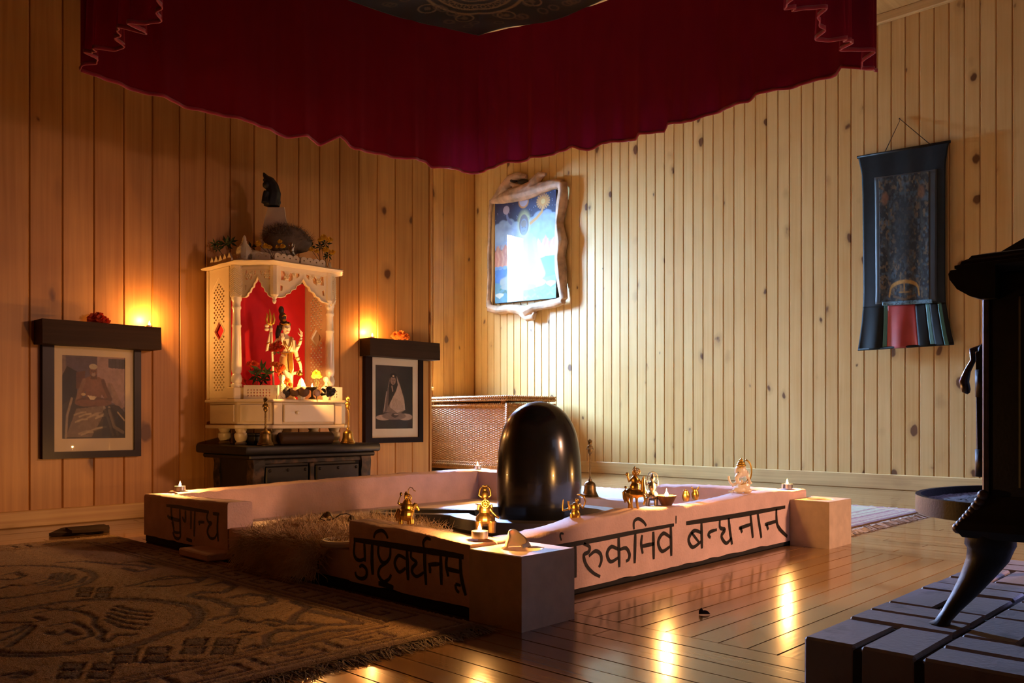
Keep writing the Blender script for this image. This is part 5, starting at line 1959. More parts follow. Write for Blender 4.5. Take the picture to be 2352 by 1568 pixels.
def framed(name, label, outer, mount, photo, YF, paint, nx, ny, group='framed photographs'):
    """frame bars, mount, print and glass; corner lists are photo pixels TL TR BR BL, all read on the plane Y=YF"""
    O = [atY(*p, YF) for p in outer]
    I = [atY(*p, YF) for p in mount]
    Hh = [atY(*p, YF) for p in photo]
    # square everything up to the wall
    def rect(Q):
        x0 = (Q[0].x + Q[3].x) / 2; x1 = (Q[1].x + Q[2].x) / 2
        z1 = (Q[0].z + Q[1].z) / 2; z0 = (Q[2].z + Q[3].z) / 2
        return x0, x1, z0, z1
    ox0, ox1, oz0, oz1 = rect(O); ix0, ix1, iz0, iz1 = rect(I); hx0, hx1, hz0, hz1 = rect(Hh)
    t = thing(name, label, 'picture', ((ox0 + ox1) / 2, (YF + YL) / 2, (oz0 + oz1) / 2), group)
    W_ = lambda x, y, z: Vector((x, y, z))
    yb = YL - .0006
    for poly in ([(ox0, oz0), (ox1, oz0), (ix1, iz0), (ix0, iz0)], [(ox0, oz1), (ix0, iz1), (ix1, iz1), (ox1, oz1)],
                 [(ox0, oz0), (ix0, iz0), (ix0, iz1), (ox0, oz1)], [(ox1, oz0), (ox1, oz1), (ix1, iz1), (ix1, iz0)]):
        b = B(); b.prism([W_(x, YF, z) for x, z in poly], (0, yb - YF, 0))
        b.build('frame_bar', M['frame'], t)
    ym = YF + .012
    b = B()
    a = .002
    for lo, hi in (((ix0 - a, ym, iz0 - a), (hx0, ym + .004, iz1 + a)), ((hx1, ym, iz0 - a), (ix1 + a, ym + .004, iz1 + a)), ((hx0, ym, iz0 - a), (hx1, ym + .004, hz0)), ((hx0, ym, hz1), (hx1, ym + .004, iz1 + a))):
        b.box(lo, hi)
    b.build('mount', M['mount'], t)
    U, V = grid_uv(nx, ny)
    pt = paint(U, V)
    P = bilerp((hx0, ym + .003, hz1), (hx1, ym + .003, hz1), (hx1, ym + .003, hz0), (hx0, ym + .003, hz0), U, V)
    grid_mesh('photograph', P, pt.c, M['print'], t, smooth=False)
    b = B(); b.box((ix0 - .001, YF + .007, iz0 - .001), (ix1 + .001, YF + .009, iz1 + .001))
    b.build('glass', M['glass'], t)
    return t


def paint_man(U, V):
    p = Paint(U, V, (88, 76, 84))
    p.poly([(.55, 0), (1, 0), (1, .62), (.55, .5)], (150, 122, 118))
    p.poly([(.73, .02), (1, .02), (1, .14), (.73, .13)], (62, 56, 66))
    for x in (.79, .85, .91, .96): p.line([(x, .03), (x, .135)], .012, (48, 42, 50))
    p.poly([(.0, 0), (.06, 0), (.06, .25), (0, .25)], (118, 98, 92))
    p.poly([(.06, .02), (.55, .02), (.55, .35), (.25, .3), (.08, .12)], (82, 68, 80))
    p.poly([(0, .25), (.08, .13), (.25, .2), (.22, .6), (0, .62)], (24, 20, 26))
    p.poly([(.22, .2), (.36, .18), (.33, .4), (.22, .4)], (92, 54, 42))
    p.noise(.22, 10, 12, 4)
    p.poly([(.70, .32), (.78, .32), (.98, .62), (.9, .66), (.76, .5)], (140, 112, 100))          # chair cloth
    p.ell(.74, .48, .04, .16, (120, 96, 86), .7)
    p.poly([(0, .60), (.16, .50), (.9, .60), (1, .68), (1, 1), (0, 1)], (46, 38, 34))
    skin, skd = (116, 76, 58), (84, 52, 42)
    p.poly([(.34, .27), (.42, .25), (.58, .25), (.66, .29), (.70, .40), (.78, .52), (.72, .58), (.62, .46), (.60, .52), (.38, .52), (.36, .42), (.28, .55), (.22, .58), (.24, .46), (.30, .34)], skin)
    p.ell(.49, .34, .12, .10, (132, 92, 74), .5, .8)
    p.line([(.34, .30), (.27, .44), (.23, .56), (.34, .58)], .06, (128, 94, 72))
    p.line([(.64, .30), (.70, .42), (.76, .52), (.64, .55)], .06, skd)
    p.ell(.48, .555, .27, .062, skd); p.ell(.36, .57, .16, .04, skin, .9); p.ell(.62, .565, .16, .04, skin, .8)
    p.poly([(.39, .475), (.54, .49), (.50, .53), (.44, .53)], (196, 178, 138))
    p.ell(.33, .465, .035, .018, (186, 162, 120))
    p.poly([(.45, .20), (.53, .20), (.55, .28), (.44, .28)], skd)
    p.ell(.487, .185, .058, .060, (122, 82, 66))
    p.ell(.485, .125, .066, .034, (176, 164, 138))
    p.ell(.49, .222, .03, .022, (150, 130, 118), .8)
    for x in (.462, .512): p.ell(x, .178, .014, .007, (50, 30, 26))
    p.line([(.487, .18), (.487, .20)], .012, (90, 58, 46))
    p.poly([(.22, .64), (.66, .60), (.62, .76), (.46, .98), (.06, .98)], (112, 92, 74))          # blanket
    for k in range(16):
        r = np.random.default_rng(k)
        x, y = .15 + .45 * r.random(), .64 + .32 * r.random()
        p.line([(x, y), (x + .10, y - .03), (x + .18, y - .035)], .022, [(168, 148, 118), (64, 50, 40), (186, 166, 130)][k % 3], .6)
    for a in (.08, .66, .74): p.line([(a + .07, .52), (a, .72), (a - .02, .98)] if a < .3 else [(a, .62), (a + .08, .80), (a + .14, .96)], .035, (142, 124, 104))
    p.poly([(.66, .64), (.78, .62), (.96, .74), (.99, .98), (.62, .98)], (22, 18, 20), .85)
    p.line([(.74, .66), (.82, .86), (.97, .93)], .04, (104, 90, 74)); p.line([(.88, .68), (.99, .78)], .02, (170, 150, 120))
    p.noise(.25, 22, 28, 9)
    p.c *= .9
    return p


def paint_woman(U, V):
    p = Paint(U, V, (26, 21, 20))
    p.ell(.15, .05, .5, .25, (62, 52, 50), .8, 1.2)
    p.ell(.5, .95, .7, .16, (40, 32, 30), .8, .8)
    p.noise(.3, 8, 12, 3)
    cl, cld, dk = (172, 146, 128), (120, 98, 86), (30, 22, 20)
    p.ell(.22, .825, .20, .045, cl); p.ell(.80, .815, .20, .055, cl); p.ell(.5, .80, .32, .06, cld)
    p.poly([(.42, .13), (.56, .14), (.66, .30), (.77, .52), (.80, .70), (.66, .76), (.40, .74), (.20, .74), (.30, .45), (.36, .25)], cld)
    p.poly([(.58, .20), (.66, .32), (.77, .54), (.80, .70), (.58, .75), (.38, .66), (.40, .52), (.52, .40)], cl)
    p.poly([(.34, .34), (.44, .36), (.36, .56), (.30, .72), (.20, .76), (.27, .50)], (92, 74, 66))
    p.poly([(.40, .15), (.55, .15), (.60, .30), (.55, .40), (.40, .58), (.34, .66), (.36, .34)], dk)
    p.ell(.47, .235, .072, .068, (142, 112, 96))
    p.ell(.48, .155, .09, .035, (20, 14, 14)); p.ell(.478, .165, .026, .014, (206, 176, 140))
    for x in (.445, .502): p.ell(x, .228, .016, .007, dk)
    p.line([(.473, .235), (.473, .258)], .012, (104, 78, 66)); p.ell(.474, .275, .022, .007, (84, 54, 48))
    p.line([(.44, .33), (.46, .40)], .03, (150, 120, 104)); p.line([(.30, .42), (.23, .72)], .02, cl, .8)
    for k in range(10):
        x = .44 + .03 * k
        p.line([(x, .48 + .012 * k), (x + .03, .70)], .008, cld, .7)
    p.poly([(.44, .76), (.58, .75), (.62, .80), (.52, .83), (.42, .80)], dk, .8)
    p.ell(.55, .775, .06, .012, cl, .8)
    p.noise(.16, 30, 40, 5)
    return p


framed('framed_photograph', 'large framed photograph of a white-capped man sitting cross-legged, under the long beam', [(98, 786), (326, 800), (323, 1047), (98, 1055)], [(126, 789), (311, 797), (307, 1035), (124, 1036)],
       [(146, 814), (291, 822), (289, 1006), (144, 1007)], 3.876, paint_man, 150, 200)
framed('framed_photograph', 'framed dark photograph of a shawled woman sitting cross-legged, under the shorter beam', [(840, 812), (973, 825), (972, 1014), (839, 1019)], [(856, 817), (963, 825), (962, 1003), (855, 1006)],
       [(866, 837), (951, 842), (951, 983), (865, 985)], 3.878, paint_woman, 120, 200)

# ================================================================== wicker chest in the alcove
CX0, CX1, CY0, CY1, CH = 4.91, 5.50, 4.79, 5.78, .64
ch = thing('wicker_chest', 'honey-coloured woven wicker chest with flat lid, in the corner behind the left wall', 'chest', ((CX0 + CX1) / 2, (CY0 + CY1) / 2, 0))


def weave(name, p, q, z0, z1, n, parent, stake=.030, row=.0095, amp=.0045):
    """woven face from p to q: horizontal strands passing over and under upright stakes"""
    p, q, n = (np.array(v, float) for v in (p, q, n))
    L = np.linalg.norm(q - p)
    nx, nz = int(L / stake) * 6, int((z1 - z0) / row) * 4
    U, V = grid_uv(nx, nz)
    k = V * (z1 - z0) / row
    r = np.floor(k)
    over = np.cos(PI * (U * L / stake + r))
    prof = np.sqrt(np.clip(1 - (2 * (k - r) - 1) ** 2, 0, 1))
    d = amp * (over * .55 + prof * .6)
    P = np.zeros(U.shape + (3,))
    P[..., :2] = (p[None, None, :2] * (1 - U[..., None]) + q[None, None, :2] * U[..., None]) + n[:2] * d[..., None]
    P[..., 2] = z1 + (z0 - z1) * V
    return grid_mesh(name, P, None, M['wicker'], parent)


b = B(); b.box((CX0 + .008, CY0 + .008, .02), (CX1, CY1, .575)); b.build('chest_core', M['wicker'], ch)
weave('woven_side', (CX0, CY1), (CX0, CY0), .075, .555, (-1, 0), ch)
weave('woven_side', (CX0, CY0), (CX1, CY0), .075, .555, (0, -1), ch)


def braid(name, pts, z, r, parent, pitch=.024):
    b = B()
    for a, c in zip(pts, pts[1:]):
        a, c = Vector((*a, z)), Vector((*c, z))
        n = int((c - a).length / pitch)
        for i in range(n):
            m = a.lerp(c, (i + .5) / n); d = (c - a).normalized()
            b.tube([m - d * pitch * .42 - UP * r, m - d * pitch * .2 - UP * r * .4, m + d * pitch * .2 + UP * r * .4, m + d * pitch * .42 + UP * r], [r * .5, r * .62, r * .62, r * .5], 6)
        b.tube([a, c], r * .62, 6)
    return b.build(name, M['wicker'], parent, True)


PTS = [(CX0 - .002, CY1), (CX0 - .002, CY0 - .002), (CX1, CY0 - .002)]
braid('braid', PTS, .566, .013, ch); braid('braid', PTS, .060, .013, ch); braid('braid', PTS, .082, .008, ch)
for x, y in ((CX0, CY0), (CX0, CY1 - .02), (CX1 - .01, CY0)):
    b = B(); b.tube([(x, y, .0), (x, y, .58)], .014, 10)
    for z in np.arange(.07, .56, .016): b.tube([Vector((x + .015 * math.cos(a), y + .015 * math.sin(a), z)) for a in np.linspace(0, 2 * PI, 11)[:-1]], .004, 5, closed=True)
    b.build('corner_post', M['wicker'], ch, True)
b = B(); b.box((CX0 - .008, CY0 - .008, .597), (CX1, CY1, .642), bev=.006); ld = b.build('lid', M['wicker'], ch)
PT2 = [(CX0 - .011, CY1), (CX0 - .011, CY0 - .011), (CX1, CY0 - .011)]
braid('braid', PT2, .632, .010, ld); braid('braid', PT2, .608, .010, ld)
for x, y in ((CX0 + .03, CY0 + .06), (CX1 - .05, CY0 + .06), (CX0 + .03, CY1 - .1)):
    b = B(); b.box((x, y, .573), (x + .02, y + .04, .599)); b.build('lid_spacer', M['wicker'], ch)

# ================================================================== rugs on the floor
RX1, RY0, RY1 = 1.268, 1.312, 3.33
rug = thing('rug', 'large tan rug with carved dark roundels and key border, left of the platform', 'rug', (.6, 2.3, 0))


def zr(pts):
    """zoom pixels of the floor crop -> rug plan"""
    return [tuple(atZ(x / 1.96, 1150 + y / 1.96, .012).xy) for x, y in pts]


nx, ny = 330, 520
U, V = grid_uv(nx, ny)
X = -.10 + (RX1 + .10) * U
Y = RY0 + (RY1 - RY0) * V
pt = Paint(X, Y, (140, 105, 58))
H = np.zeros(X.shape)
DK, MD = (66, 30, 14), (84, 44, 20)


def groove(pts, wd, col=DK, a=1.0):
    best = pt.line(pts, wd, col, a)
    H[:] = np.minimum(H, -np.clip((wd * .9 - best) / wd, 0, 1))


def patch(pts, col=DK, a=.9):
    pt.poly(pts, col, a)
    for p, q in zip(pts, pts[1:] + pts[:1]): groove([p, q], .006, DK, .8)


# borders: plain edge, line, key fret, line
d = np.minimum(np.minimum(RX1 - X, Y - RY0), np.minimum(X + .10, RY1 - Y))
pt.put((d < .012).astype(float), (120, 86, 50))
for e, wd in ((.030, .006), (.150, .006), (.162, .004)):
    m = np.clip(1 - np.abs(d - e) / wd, 0, 1)
    pt.put(m * 1.5, DK, .8); H = np.minimum(H, -m)


def fret(a0, a1, place_):
    n = int(round((a1 - a0) / .165))
    s = (a1 - a0) / n
    for i in range(n):
        o = a0 + i * s
        for key in ([(0, .92), (0, .08), (.76, .08), (.76, .66), (.34, .66), (.34, .38), (.52, .38)], [(0, .92), (1, .92)]):
            groove([place_(o + u * s, .043 + v * .095) for u, v in key], .0115, MD)


fret(RY0 + .16, RY1 - .16, lambda a, q: (RX1 - q, a))
fret(-.02, RX1 - .16, lambda a, q: (a, RY0 + q))
fret(-.02, RX1 - .16, lambda a, q: (a, RY1 - q))
# big roundel with a bird-like scroll, second roundel behind it
ring1 = zr([(-120, 660), (0, 690), (180, 694), (330, 686), (470, 672), (600, 650), (690, 618), (760, 588), (850, 570), (890, 540), (908, 505), (880, 472), (800, 455), (700, 442), (560, 436), (400, 440), (280, 450), (150, 472), (0, 500), (-120, 540)])
groove(ring1, .022); groove([tuple(.93 * v + .07 * w_ for v, w_ in zip(q, zr([(380, 560)])[0])) for q in ring1], .010, MD)
for L in ([(215, 560), (330, 540), (400, 575), (410, 605), (350, 620), (290, 640), (320, 640)], [(430, 520), (420, 550), (470, 590), (440, 610), (480, 630), (520, 600), (600, 600)], [(520, 470), (600, 490), (680, 500)], [(500, 485), (580, 505), (670, 515)],
          [(490, 500), (570, 525), (665, 532)], [(480, 515), (560, 545), (655, 555)], [(475, 530), (550, 565), (620, 575)], [(0, 545), (120, 545), (200, 535), (160, 520)], [(150, 560), (110, 600), (40, 650)], [(130, 555), (80, 590), (0, 625)], [(110, 555), (50, 580), (-40, 600)],
          [(170, 500), (280, 480), (380, 500), (420, 520)], [(60, 500), (180, 478), (300, 490), (370, 470)], [(210, 590), (260, 600), (300, 580), (350, 600)]):
    groove(zr(L), .014)
ring2 = zr([(-60, 440), (60, 432), (190, 412), (300, 395), (390, 368), (430, 340), (410, 316), (350, 302), (250, 292), (120, 288), (0, 292), (-80, 300)])
groove(ring2, .020)
for L in ([(150, 370), (230, 350), (240, 325)], [(175, 375), (262, 352), (270, 322)], [(205, 378), (290, 355), (300, 325)], [(235, 378), (315, 355), (328, 330)], [(20, 330), (70, 318), (110, 335), (70, 350), (0, 352)], [(100, 380), (40, 378), (0, 392)], [(270, 385), (360, 365), (385, 340)]):
    groove(zr(L), .016)
# four-lozenge groups
for cx, cy in ((385, 760), (630, 690), (940, 650), (420, 408)):
    k = .62 if cy < 500 else 1
    for dx, dy in ((-62, -20), (78, -20), (-75, 22), (62, 24)):
        q = [(cx + (dx + ex) * k, cy + (dy + ey) * k * .9) for ex, ey in ((-40, -16), (58, -17), (40, 17), (-58, 18))]
        patch(zr(q), DK)
# cloud scrolls
for L, w_ in (([(860, 420), (900, 405), (1000, 410), (1060, 380), (1010, 360), (940, 375)], .022), ([(860, 425), (960, 440), (1040, 470), (1160, 470), (1230, 450), (1200, 425), (1120, 415), (1040, 430)], .024), ([(1060, 470), (1050, 510), (980, 520), (960, 530)], .020),
              ([(1010, 545), (1060, 525), (1150, 545), (1200, 530), (1290, 545), (1240, 560), (1200, 548)], .014), ([(1320, 450), (1390, 475), (1330, 510), (1310, 540)], .022), ([(1290, 545), (1380, 545), (1450, 555), (1620, 545), (1540, 520), (1470, 505), (1400, 490)], .024),
              ([(1200, 640), (1200, 600), (1260, 575), (1340, 580), (1420, 565)], .020), ([(1200, 645), (1290, 635), (1380, 600), (1480, 580), (1590, 575)], .022), ([(1040, 595), (1090, 585), (1150, 590), (1080, 605)], .012), ([(1100, 660), (1140, 645), (1190, 655), (1120, 668)], .014),
              ([(580, 380), (660, 360), (780, 345), (930, 340), (880, 365), (760, 380), (640, 382)], .020), ([(700, 350), (760, 335), (860, 340), (900, 355)], .018), ([(260, 275), (380, 270), (520, 282), (640, 290), (690, 300), (620, 315), (560, 300)], .020), ([(560, 275), (640, 270), (690, 285)], .016),
              ([(20, 780), (80, 768), (130, 775), (100, 790), (60, 785)], .016), ([(600, 720), (760, 718), (900, 715)], .010)):
    groove(zr(L), w_)
pt.noise(.16, 60, 90, 3); pt.noise(.16, 6, 9, 5)
Z = .0118 + .0045 * H + .0008 * rng.standard_normal(H.shape)
ed = np.clip(d / .012, 0, 1)
Z = .002 + (Z - .002) * (.35 + .65 * ed)
grid_mesh('pile', np.stack([X, Y, Z], -1), pt.c, M['pile'], rug)
b = B()
for k in range(1500):
    x = rng.uniform(-.1, RX1)
    L = rng.uniform(.03, .065)
    p0 = Vector((x, RY0 + .004, .007)); d1 = Vector((rng.standard_normal() * .5, -1, 0)).normalized()
    p1 = p0 + d1 * L * .5 + UP * rng.uniform(-.003, .004); p2 = p0 + d1 * L + Vector((rng.standard_normal() * .008, 0, 0)); p2.z = .0025
    b.ribbon([p0, p1, p2], [.0024, .002, .0012], UP + Vector((rng.standard_normal() * .4, -.5, 0)))
b.build('fringe', M['fringe_d'], rug, recalc=False)['kind'] = 'stuff'

# sunlit rug behind the platform
r2 = thing('rug', 'pale patterned rug with red edge stripes and white fringe, behind the platform', 'rug', (3.7, 2.5, 0))
nx, ny = 150, 240
U, V = grid_uv(nx, ny)
X = 3.04 + (4.28 - 3.04) * U
Y = 1.375 + (3.62 - 1.375) * V
pt = Paint(X, Y, (158, 150, 104))
e = Y - 1.375
for a, wd, c in ((.014, .022, (96, 14, 14)), (.055, .014, (122, 44, 40)), (.085, .010, (140, 84, 70)), (.115, .016, (118, 34, 32)), (.16, .010, (134, 84, 64)), (.21, .012, (124, 66, 40))):
    pt.put(np.clip(1.4 - np.abs(e - a) / wd * 1.2, 0, 1), c)
e2 = np.minimum(X - 3.04, 4.28 - X)
pt.put(np.clip(1.4 - np.abs(e2 - .03) / .012, 0, 1), (150, 70, 60)); pt.put(np.clip(1.4 - np.abs(e2 - .08) / .012, 0, 1), (186, 150, 90))
r = np.random.default_rng(4)
for k in range(40):
    x, y = 3.16 + r.random() * 1.0, 1.62 + r.random() * 1.9
    pt.ell(x, y, .03 + .03 * r.random(), .03, [(176, 150, 96), (168, 120, 100), (150, 150, 130)][k % 3], .6, .5)
pt.noise(.12, 40, 60, 2)
Z = .0105 + .0012 * rng.standard_normal(X.shape)
grid_mesh('pile', np.stack([X, Y, Z], -1), pt.c, M['pile'], r2, thick=.006)
b = B()
for k in range(1400):
    x = rng.uniform(3.04, 4.28)
    L = rng.uniform(.035, .07)
    p0 = Vector((x, 1.378, .009)); d1 = Vector((rng.standard_normal() * .35, -1, 0)).normalized()
    b.ribbon([p0, p0 + d1 * L * .5 + UP * rng.uniform(-.002, .006), p0 + d1 * L - UP * .006], [.004, .0036, .002], UP + Vector((rng.standard_normal() * .4, .5, 0)))
b.build('fringe', M['fringe'], r2, recalc=False)['kind'] = 'stuff'

# folded dark cloth by the left baseboard
t = thing('folded_cloth', 'small folded dark brown cloth on the floor by the left baseboard', 'cloth', atZ(200, 1218, .0))
c0 = [atZ(112, 1232, .001), atZ(150, 1216, .001), atZ(250, 1212, .001), atZ(252, 1221, .001), atZ(190, 1229, .001)]
b = B(); b.prism(c0, UP * .012)
c1 = [atZ(150, 1217, .0135), atZ(240, 1209, .0135), atZ(248, 1218, .0135), atZ(165, 1224, .0135)]
b.prism(c1, UP * .010)
bmesh.ops.subdivide_edges(b.b, edges=b.b.edges[:], cuts=3, use_grid_fill=True)
for v in b.b.verts: v.co += noise.noise_vector(v.co * 25) * .004; v.co.z = max(v.co.z, .0008)
b.build('cloth_body', M['dark_cloth'], t, auto=.8)
# curled dry leaf on the boards
o = atZ(1618, 1411, 0)
t = thing('dry_leaf', 'curled dark dry leaf lying on the shiny floorboards', 'leaf', o)
gq = Fr(1618, 1411, o)
n = 9
P = np.array([[gq(1605 + 26 * i / (n - 1), 1410 - (9 * math.sin(PI * i / (n - 1)) ** .7) * j / 3 - (8 if i < 3 else 0) * j / 3, (-4 + 3 * j) * math.sin(PI * min(1, (i + .3) / n))) for i in range(n)] for j in range(4)])
P[..., 2] = np.maximum(P[..., 2], .0012)
grid_mesh('leaf_blade', P, None, M['dark_cloth'], t, thick=.0006)
# ================================================================== painting in a driftwood frame
XF = XR - .045
pg = thing('framed_painting', 'bright celestial painting in a knotted driftwood frame, high on the right wall', 'picture', atX(1206, 570, XF))
Q = [atX(1137, 463, XF), atX(1277, 435, XF), atX(1277, 684, XF), atX(1137, 697, XF)]


def paint_sky(U, V):
    p = Paint(U, V, (36, 44, 92))
    p.noise(.35, 12, 16, 6)
    p.ell(.2, .06, .3, .1, (60, 72, 130), .4, 1.5)
    for k in range(60):
        r = np.random.default_rng(k + 50)
        p.ell(r.random(), r.random() * .26, .006, .004, (170, 180, 220), .8)
    cl, cl2 = (150, 172, 214), (184, 200, 228)
    p.poly([(0, .27), (.12, .26), (.2, .23), (.36, .26), (.42, .30), (.56, .30), (.7, .24), (.86, .21), (1, .24), (1, .48), (0, .48)], cl)
    for cx, cy, r in ((.05, .28, .08), (.14, .26, .09), (.26, .25, .08), (.36, .28, .07), (.64, .27, .08), (.74, .24, .10), (.86, .23, .09), (.96, .26, .08), (.7, .33, .1), (.88, .32, .12), (.1, .36, .12), (.26, .36, .1)):
        p.ell(cx, cy, r, r * .7, cl, .9, .2); p.ell(cx - .015, cy - .012, r * .72, r * .5, cl2, .5, .6)
    fl, fl2 = (214, 132, 104), (238, 176, 140)
    p.poly([(0, .50), (.05, .44), (.12, .50), (.18, .43), (.26, .52), (.30, .62), (.26, .66), (0, .66)], fl)
    p.poly([(.68, .52), (.72, .42), (.78, .48), (.84, .40), (.9, .47), (1, .42), (1, .62), (.68, .63)], fl)
    for k in range(14):
        x = (.02 + .25 * k / 7) if k < 7 else (.71 + .27 * (k - 7) / 7)
        p.line([(x, .64), (x + .02, .57), (x - .01, .50), (x + .015, .44)], .012, fl2 if k % 2 else (196, 104, 84), .8)
    p.poly([(0, .66), (.08, .645), (.16, .66), (.28, .64), (.72, .62), (.84, .60), (1, .60), (1, .80), (0, .82)], (58, 120, 208))
    for cx in (.02, .09, .17, .24): p.ell(cx, .66, .04, .018, (120, 160, 222))
    p.poly([(0, .80), (.2, .82), (.8, .80), (1, .78), (1, 1), (0, 1)], (92, 150, 176))
    p.noise(.22, 14, 20, 8)
    for k in range(26):
        r = np.random.default_rng(k)
        x, y = r.random(), .84 + .14 * r.random()
        p.line([(x, y), (x + .05, y - .02), (x + .1, y + .01)], .02, [(60, 124, 104), (130, 190, 204), (70, 110, 90)][k % 3], .7)
    fig, fgs = (172, 178, 176), (140, 152, 172)
    p.poly([(.36, .36), (.62, .36), (.68, .44), (.72, .66), (.78, .74), (.80, .86), (.64, .88), (.36, .88), (.18, .86), (.20, .74), (.27, .66), (.31, .44)], (168, 186, 214))
    p.ell(.5, .60, .17, .26, (150, 172, 208), .6, .5)
    p.line([(.34, .44), (.27, .66), (.22, .78), (.12, .80)], .07, fig); p.line([(.66, .44), (.72, .62), (.80, .76), (.66, .82)], .07, fig)
    p.ell(.3, .85, .20, .035, fig); p.ell(.66, .84, .18, .04, (206, 204, 186)); p.ell(.5, .87, .2, .03, fgs)
    p.ell(.49, .27, .105, .125, (226, 222, 150), .8, .5)
    p.ell(.49, .275, .078, .10, (120, 108, 112)); p.ell(.49, .295, .058, .078, fgs); p.ell(.49, .265, .045, .035, (140, 126, 122))
    for x in (.465, .515): p.ell(x, .30, .012, .006, (96, 104, 124))
    p.line([(.47, .335), (.51, .335)], .008, (120, 112, 120))
    p.line([(.20, .13), (.215, .18), (.25, .22), (.28, .24)], .035, (132, 146, 204)); p.ell(.195, .105, .055, .042, (206, 196, 222))
    p.line([(.80, .12), (.78, .18), (.70, .23), (.60, .27)], .032, (228, 166, 84))
    for k in range(18):
        a = 2 * PI * k / 18
        p.line([(.80 + .05 * math.cos(a), .085 + .035 * math.sin(a)), (.80 + .10 * math.cos(a), .085 + .068 * math.sin(a))], .018, (228, 170, 100))
    p.ell(.80, .085, .062, .044, (232, 172, 92)); p.ell(.80, .085, .034, .024, (250, 214, 140))
    p.ell(.485, .055, .085, .062, (226, 158, 92)); p.ell(.485, .050, .068, .050, (214, 202, 226))
    for cx, cy in ((.08, .93), (.92, .86)):
        for k in range(-3, 4): p.line([(cx, cy + .015), (cx + .02 * k, cy - .018 + .003 * abs(k))], .024, (232, 228, 214))
    return p


U, V = grid_uv(170, 260)
P = bilerp(Q[0], Q[1], Q[2], Q[3], U, V)
grid_mesh('canvas', P, paint_sky(U, V).c * .72, M['print'], pg, smooth=False)
off = Vector((-.004, 0, 0))
b = B(); b.prism([q + off for q in Q], (-.002, 0, 0)); b.build('glass', M['glass'], pg)
b = B(); b.prism([q + Vector((.004, 0, 0)) for q in Q], (.036, 0, 0)); b.build('backing', M['beam'], pg)
ux = depth(Q[0]) / F
fx = lambda a, c, d=0: atX(a, c, XF) + Vector((d - .012, 0, 0))
b = B()
left = [(1131, 461), (1128, 490), (1127, 530), (1126, 580), (1126, 640), (1124, 690), (1126, 706)]
bot = [(1126, 708), (1148, 712), (1172, 709), (1192, 711), (1212, 716), (1232, 705), (1256, 700), (1282, 695), (1296, 690)]
rgt = [(1297, 688), (1294, 660), (1290, 620), (1288, 590), (1292, 555), (1286, 510), (1292, 470), (1296, 440), (1293, 422)]
top = [(1295, 422), (1272, 424), (1250, 432), (1225, 440), (1200, 446), (1178, 450), (1158, 455), (1133, 463)]
for pts, rad in ((left, [5, 5, 5, 5, 5.5, 6, 9]), (bot, [9, 10, 10, 12, 14, 10, 9, 9, 9]), (rgt, [9, 11, 13, 12, 14, 10, 12, 11, 10]), (top, [9, 11, 13, 15, 17, 16, 13, 6])):
    b.tube([fx(*p) for p in pts], [r * ux for r in rad], 10)
b.tube([fx(*p) for p in ((1136, 460), (1152, 447), (1166, 430), (1176, 412), (1192, 404), (1212, 406))], [r * ux for r in (6, 12, 15, 12, 8, 5)], 10)
b.tube([fx(*p, -.008) for p in ((1182, 446), (1204, 440), (1224, 430), (1236, 414), (1246, 402), (1258, 400))], [r * ux for r in (14, 14, 13, 11, 8, 4)], 10)
b.tube([fx(*p, -.012) for p in ((1180, 424), (1192, 430), (1208, 432), (1222, 424))], [r * ux for r in (5, 7, 7, 5)], 8)
b.tube([fx(*p, -.004) for p in ((1196, 708), (1206, 722), (1216, 730), (1228, 728), (1232, 718))], [r * ux for r in (9, 10, 9, 7, 4)], 8)
for v in b.b.verts:
    v.co += noise.noise_vector(v.co * 22) * .010
o = fused(b, 'driftwood_frame', M['driftwood'], pg, .0055, 1)
b = B()
for x, y, rx, ry in ((1206, 419, 13, 6), (1184, 416, 9, 5), (1203, 709, 4, 3.5), (1220, 721, 4, 4)):
    b.ball(fx(x, y, -.012), (rx * ux, ry * ux, 4 * ux), 12, 7)
b.build('hollow_shade_spot', M['beam'], pg, True)  # dark solid spots standing in for the shade inside the frame's hollows

# ================================================================== cloth scroll hanging on the right wall
XT = XR - .050
tk = thing('scroll_hanging', 'dark cloth scroll painting with red and green silk skirt, hung on the right wall', 'wall hanging', atX(2078, 560, XT))
rows = [(0, 1970, 358, 2181, 322), (.03, 1973, 372, 2178, 337), (.09, 1979, 400, 2172, 372), (.20, 1981, 452, 2171, 430), (.45, 1982, 560, 2171, 545), (.70, 1983, 668, 2171, 655), (.78, 1982, 702, 2172, 692), (.86, 1979, 740, 2178, 728), (.94, 1974, 778, 2186, 768), (1.0, 1970, 805, 2192, 791)]
rv = [r[0] for r in rows]


def tpt(u, v, off=0.0):
    l = (float(np.interp(v, rv, [r[1] for r in rows])), float(np.interp(v, rv, [r[2] for r in rows])))
    r = (float(np.interp(v, rv, [q[3] for q in rows])), float(np.interp(v, rv, [q[4] for q in rows])))
    fold = .006 * math.sin(u * 19 + v * 2) * (.3 + v) + (.012 * math.sin(u * 26) * max(0, v - .76) / .24)
    sag = .006 * math.sin(PI * u) * v
    # billow towards the room a little at the bottom
    return atX(l[0] * (1 - u) + r[0] * u, l[1] * (1 - u) + r[1] * u, XT - off - .010 * math.sin(PI * v) + fold * .6)


def tpanel(name, u0, u1, v0, v1, mt, off=0.0, nx=30, ny=30, paint=None, parent=tk, label=None):
    U, V = grid_uv(nx, ny)
    P = np.array([[tpt(u0 + (u1 - u0) * U[j, i], v0 + (v1 - v0) * V[j, i], off) for i in range(nx)] for j in range(ny)])
    o = grid_mesh(name, P, paint(U, V).c if paint else None, mt, parent, thick=.002)
    if label: o['label'] = label
    return o


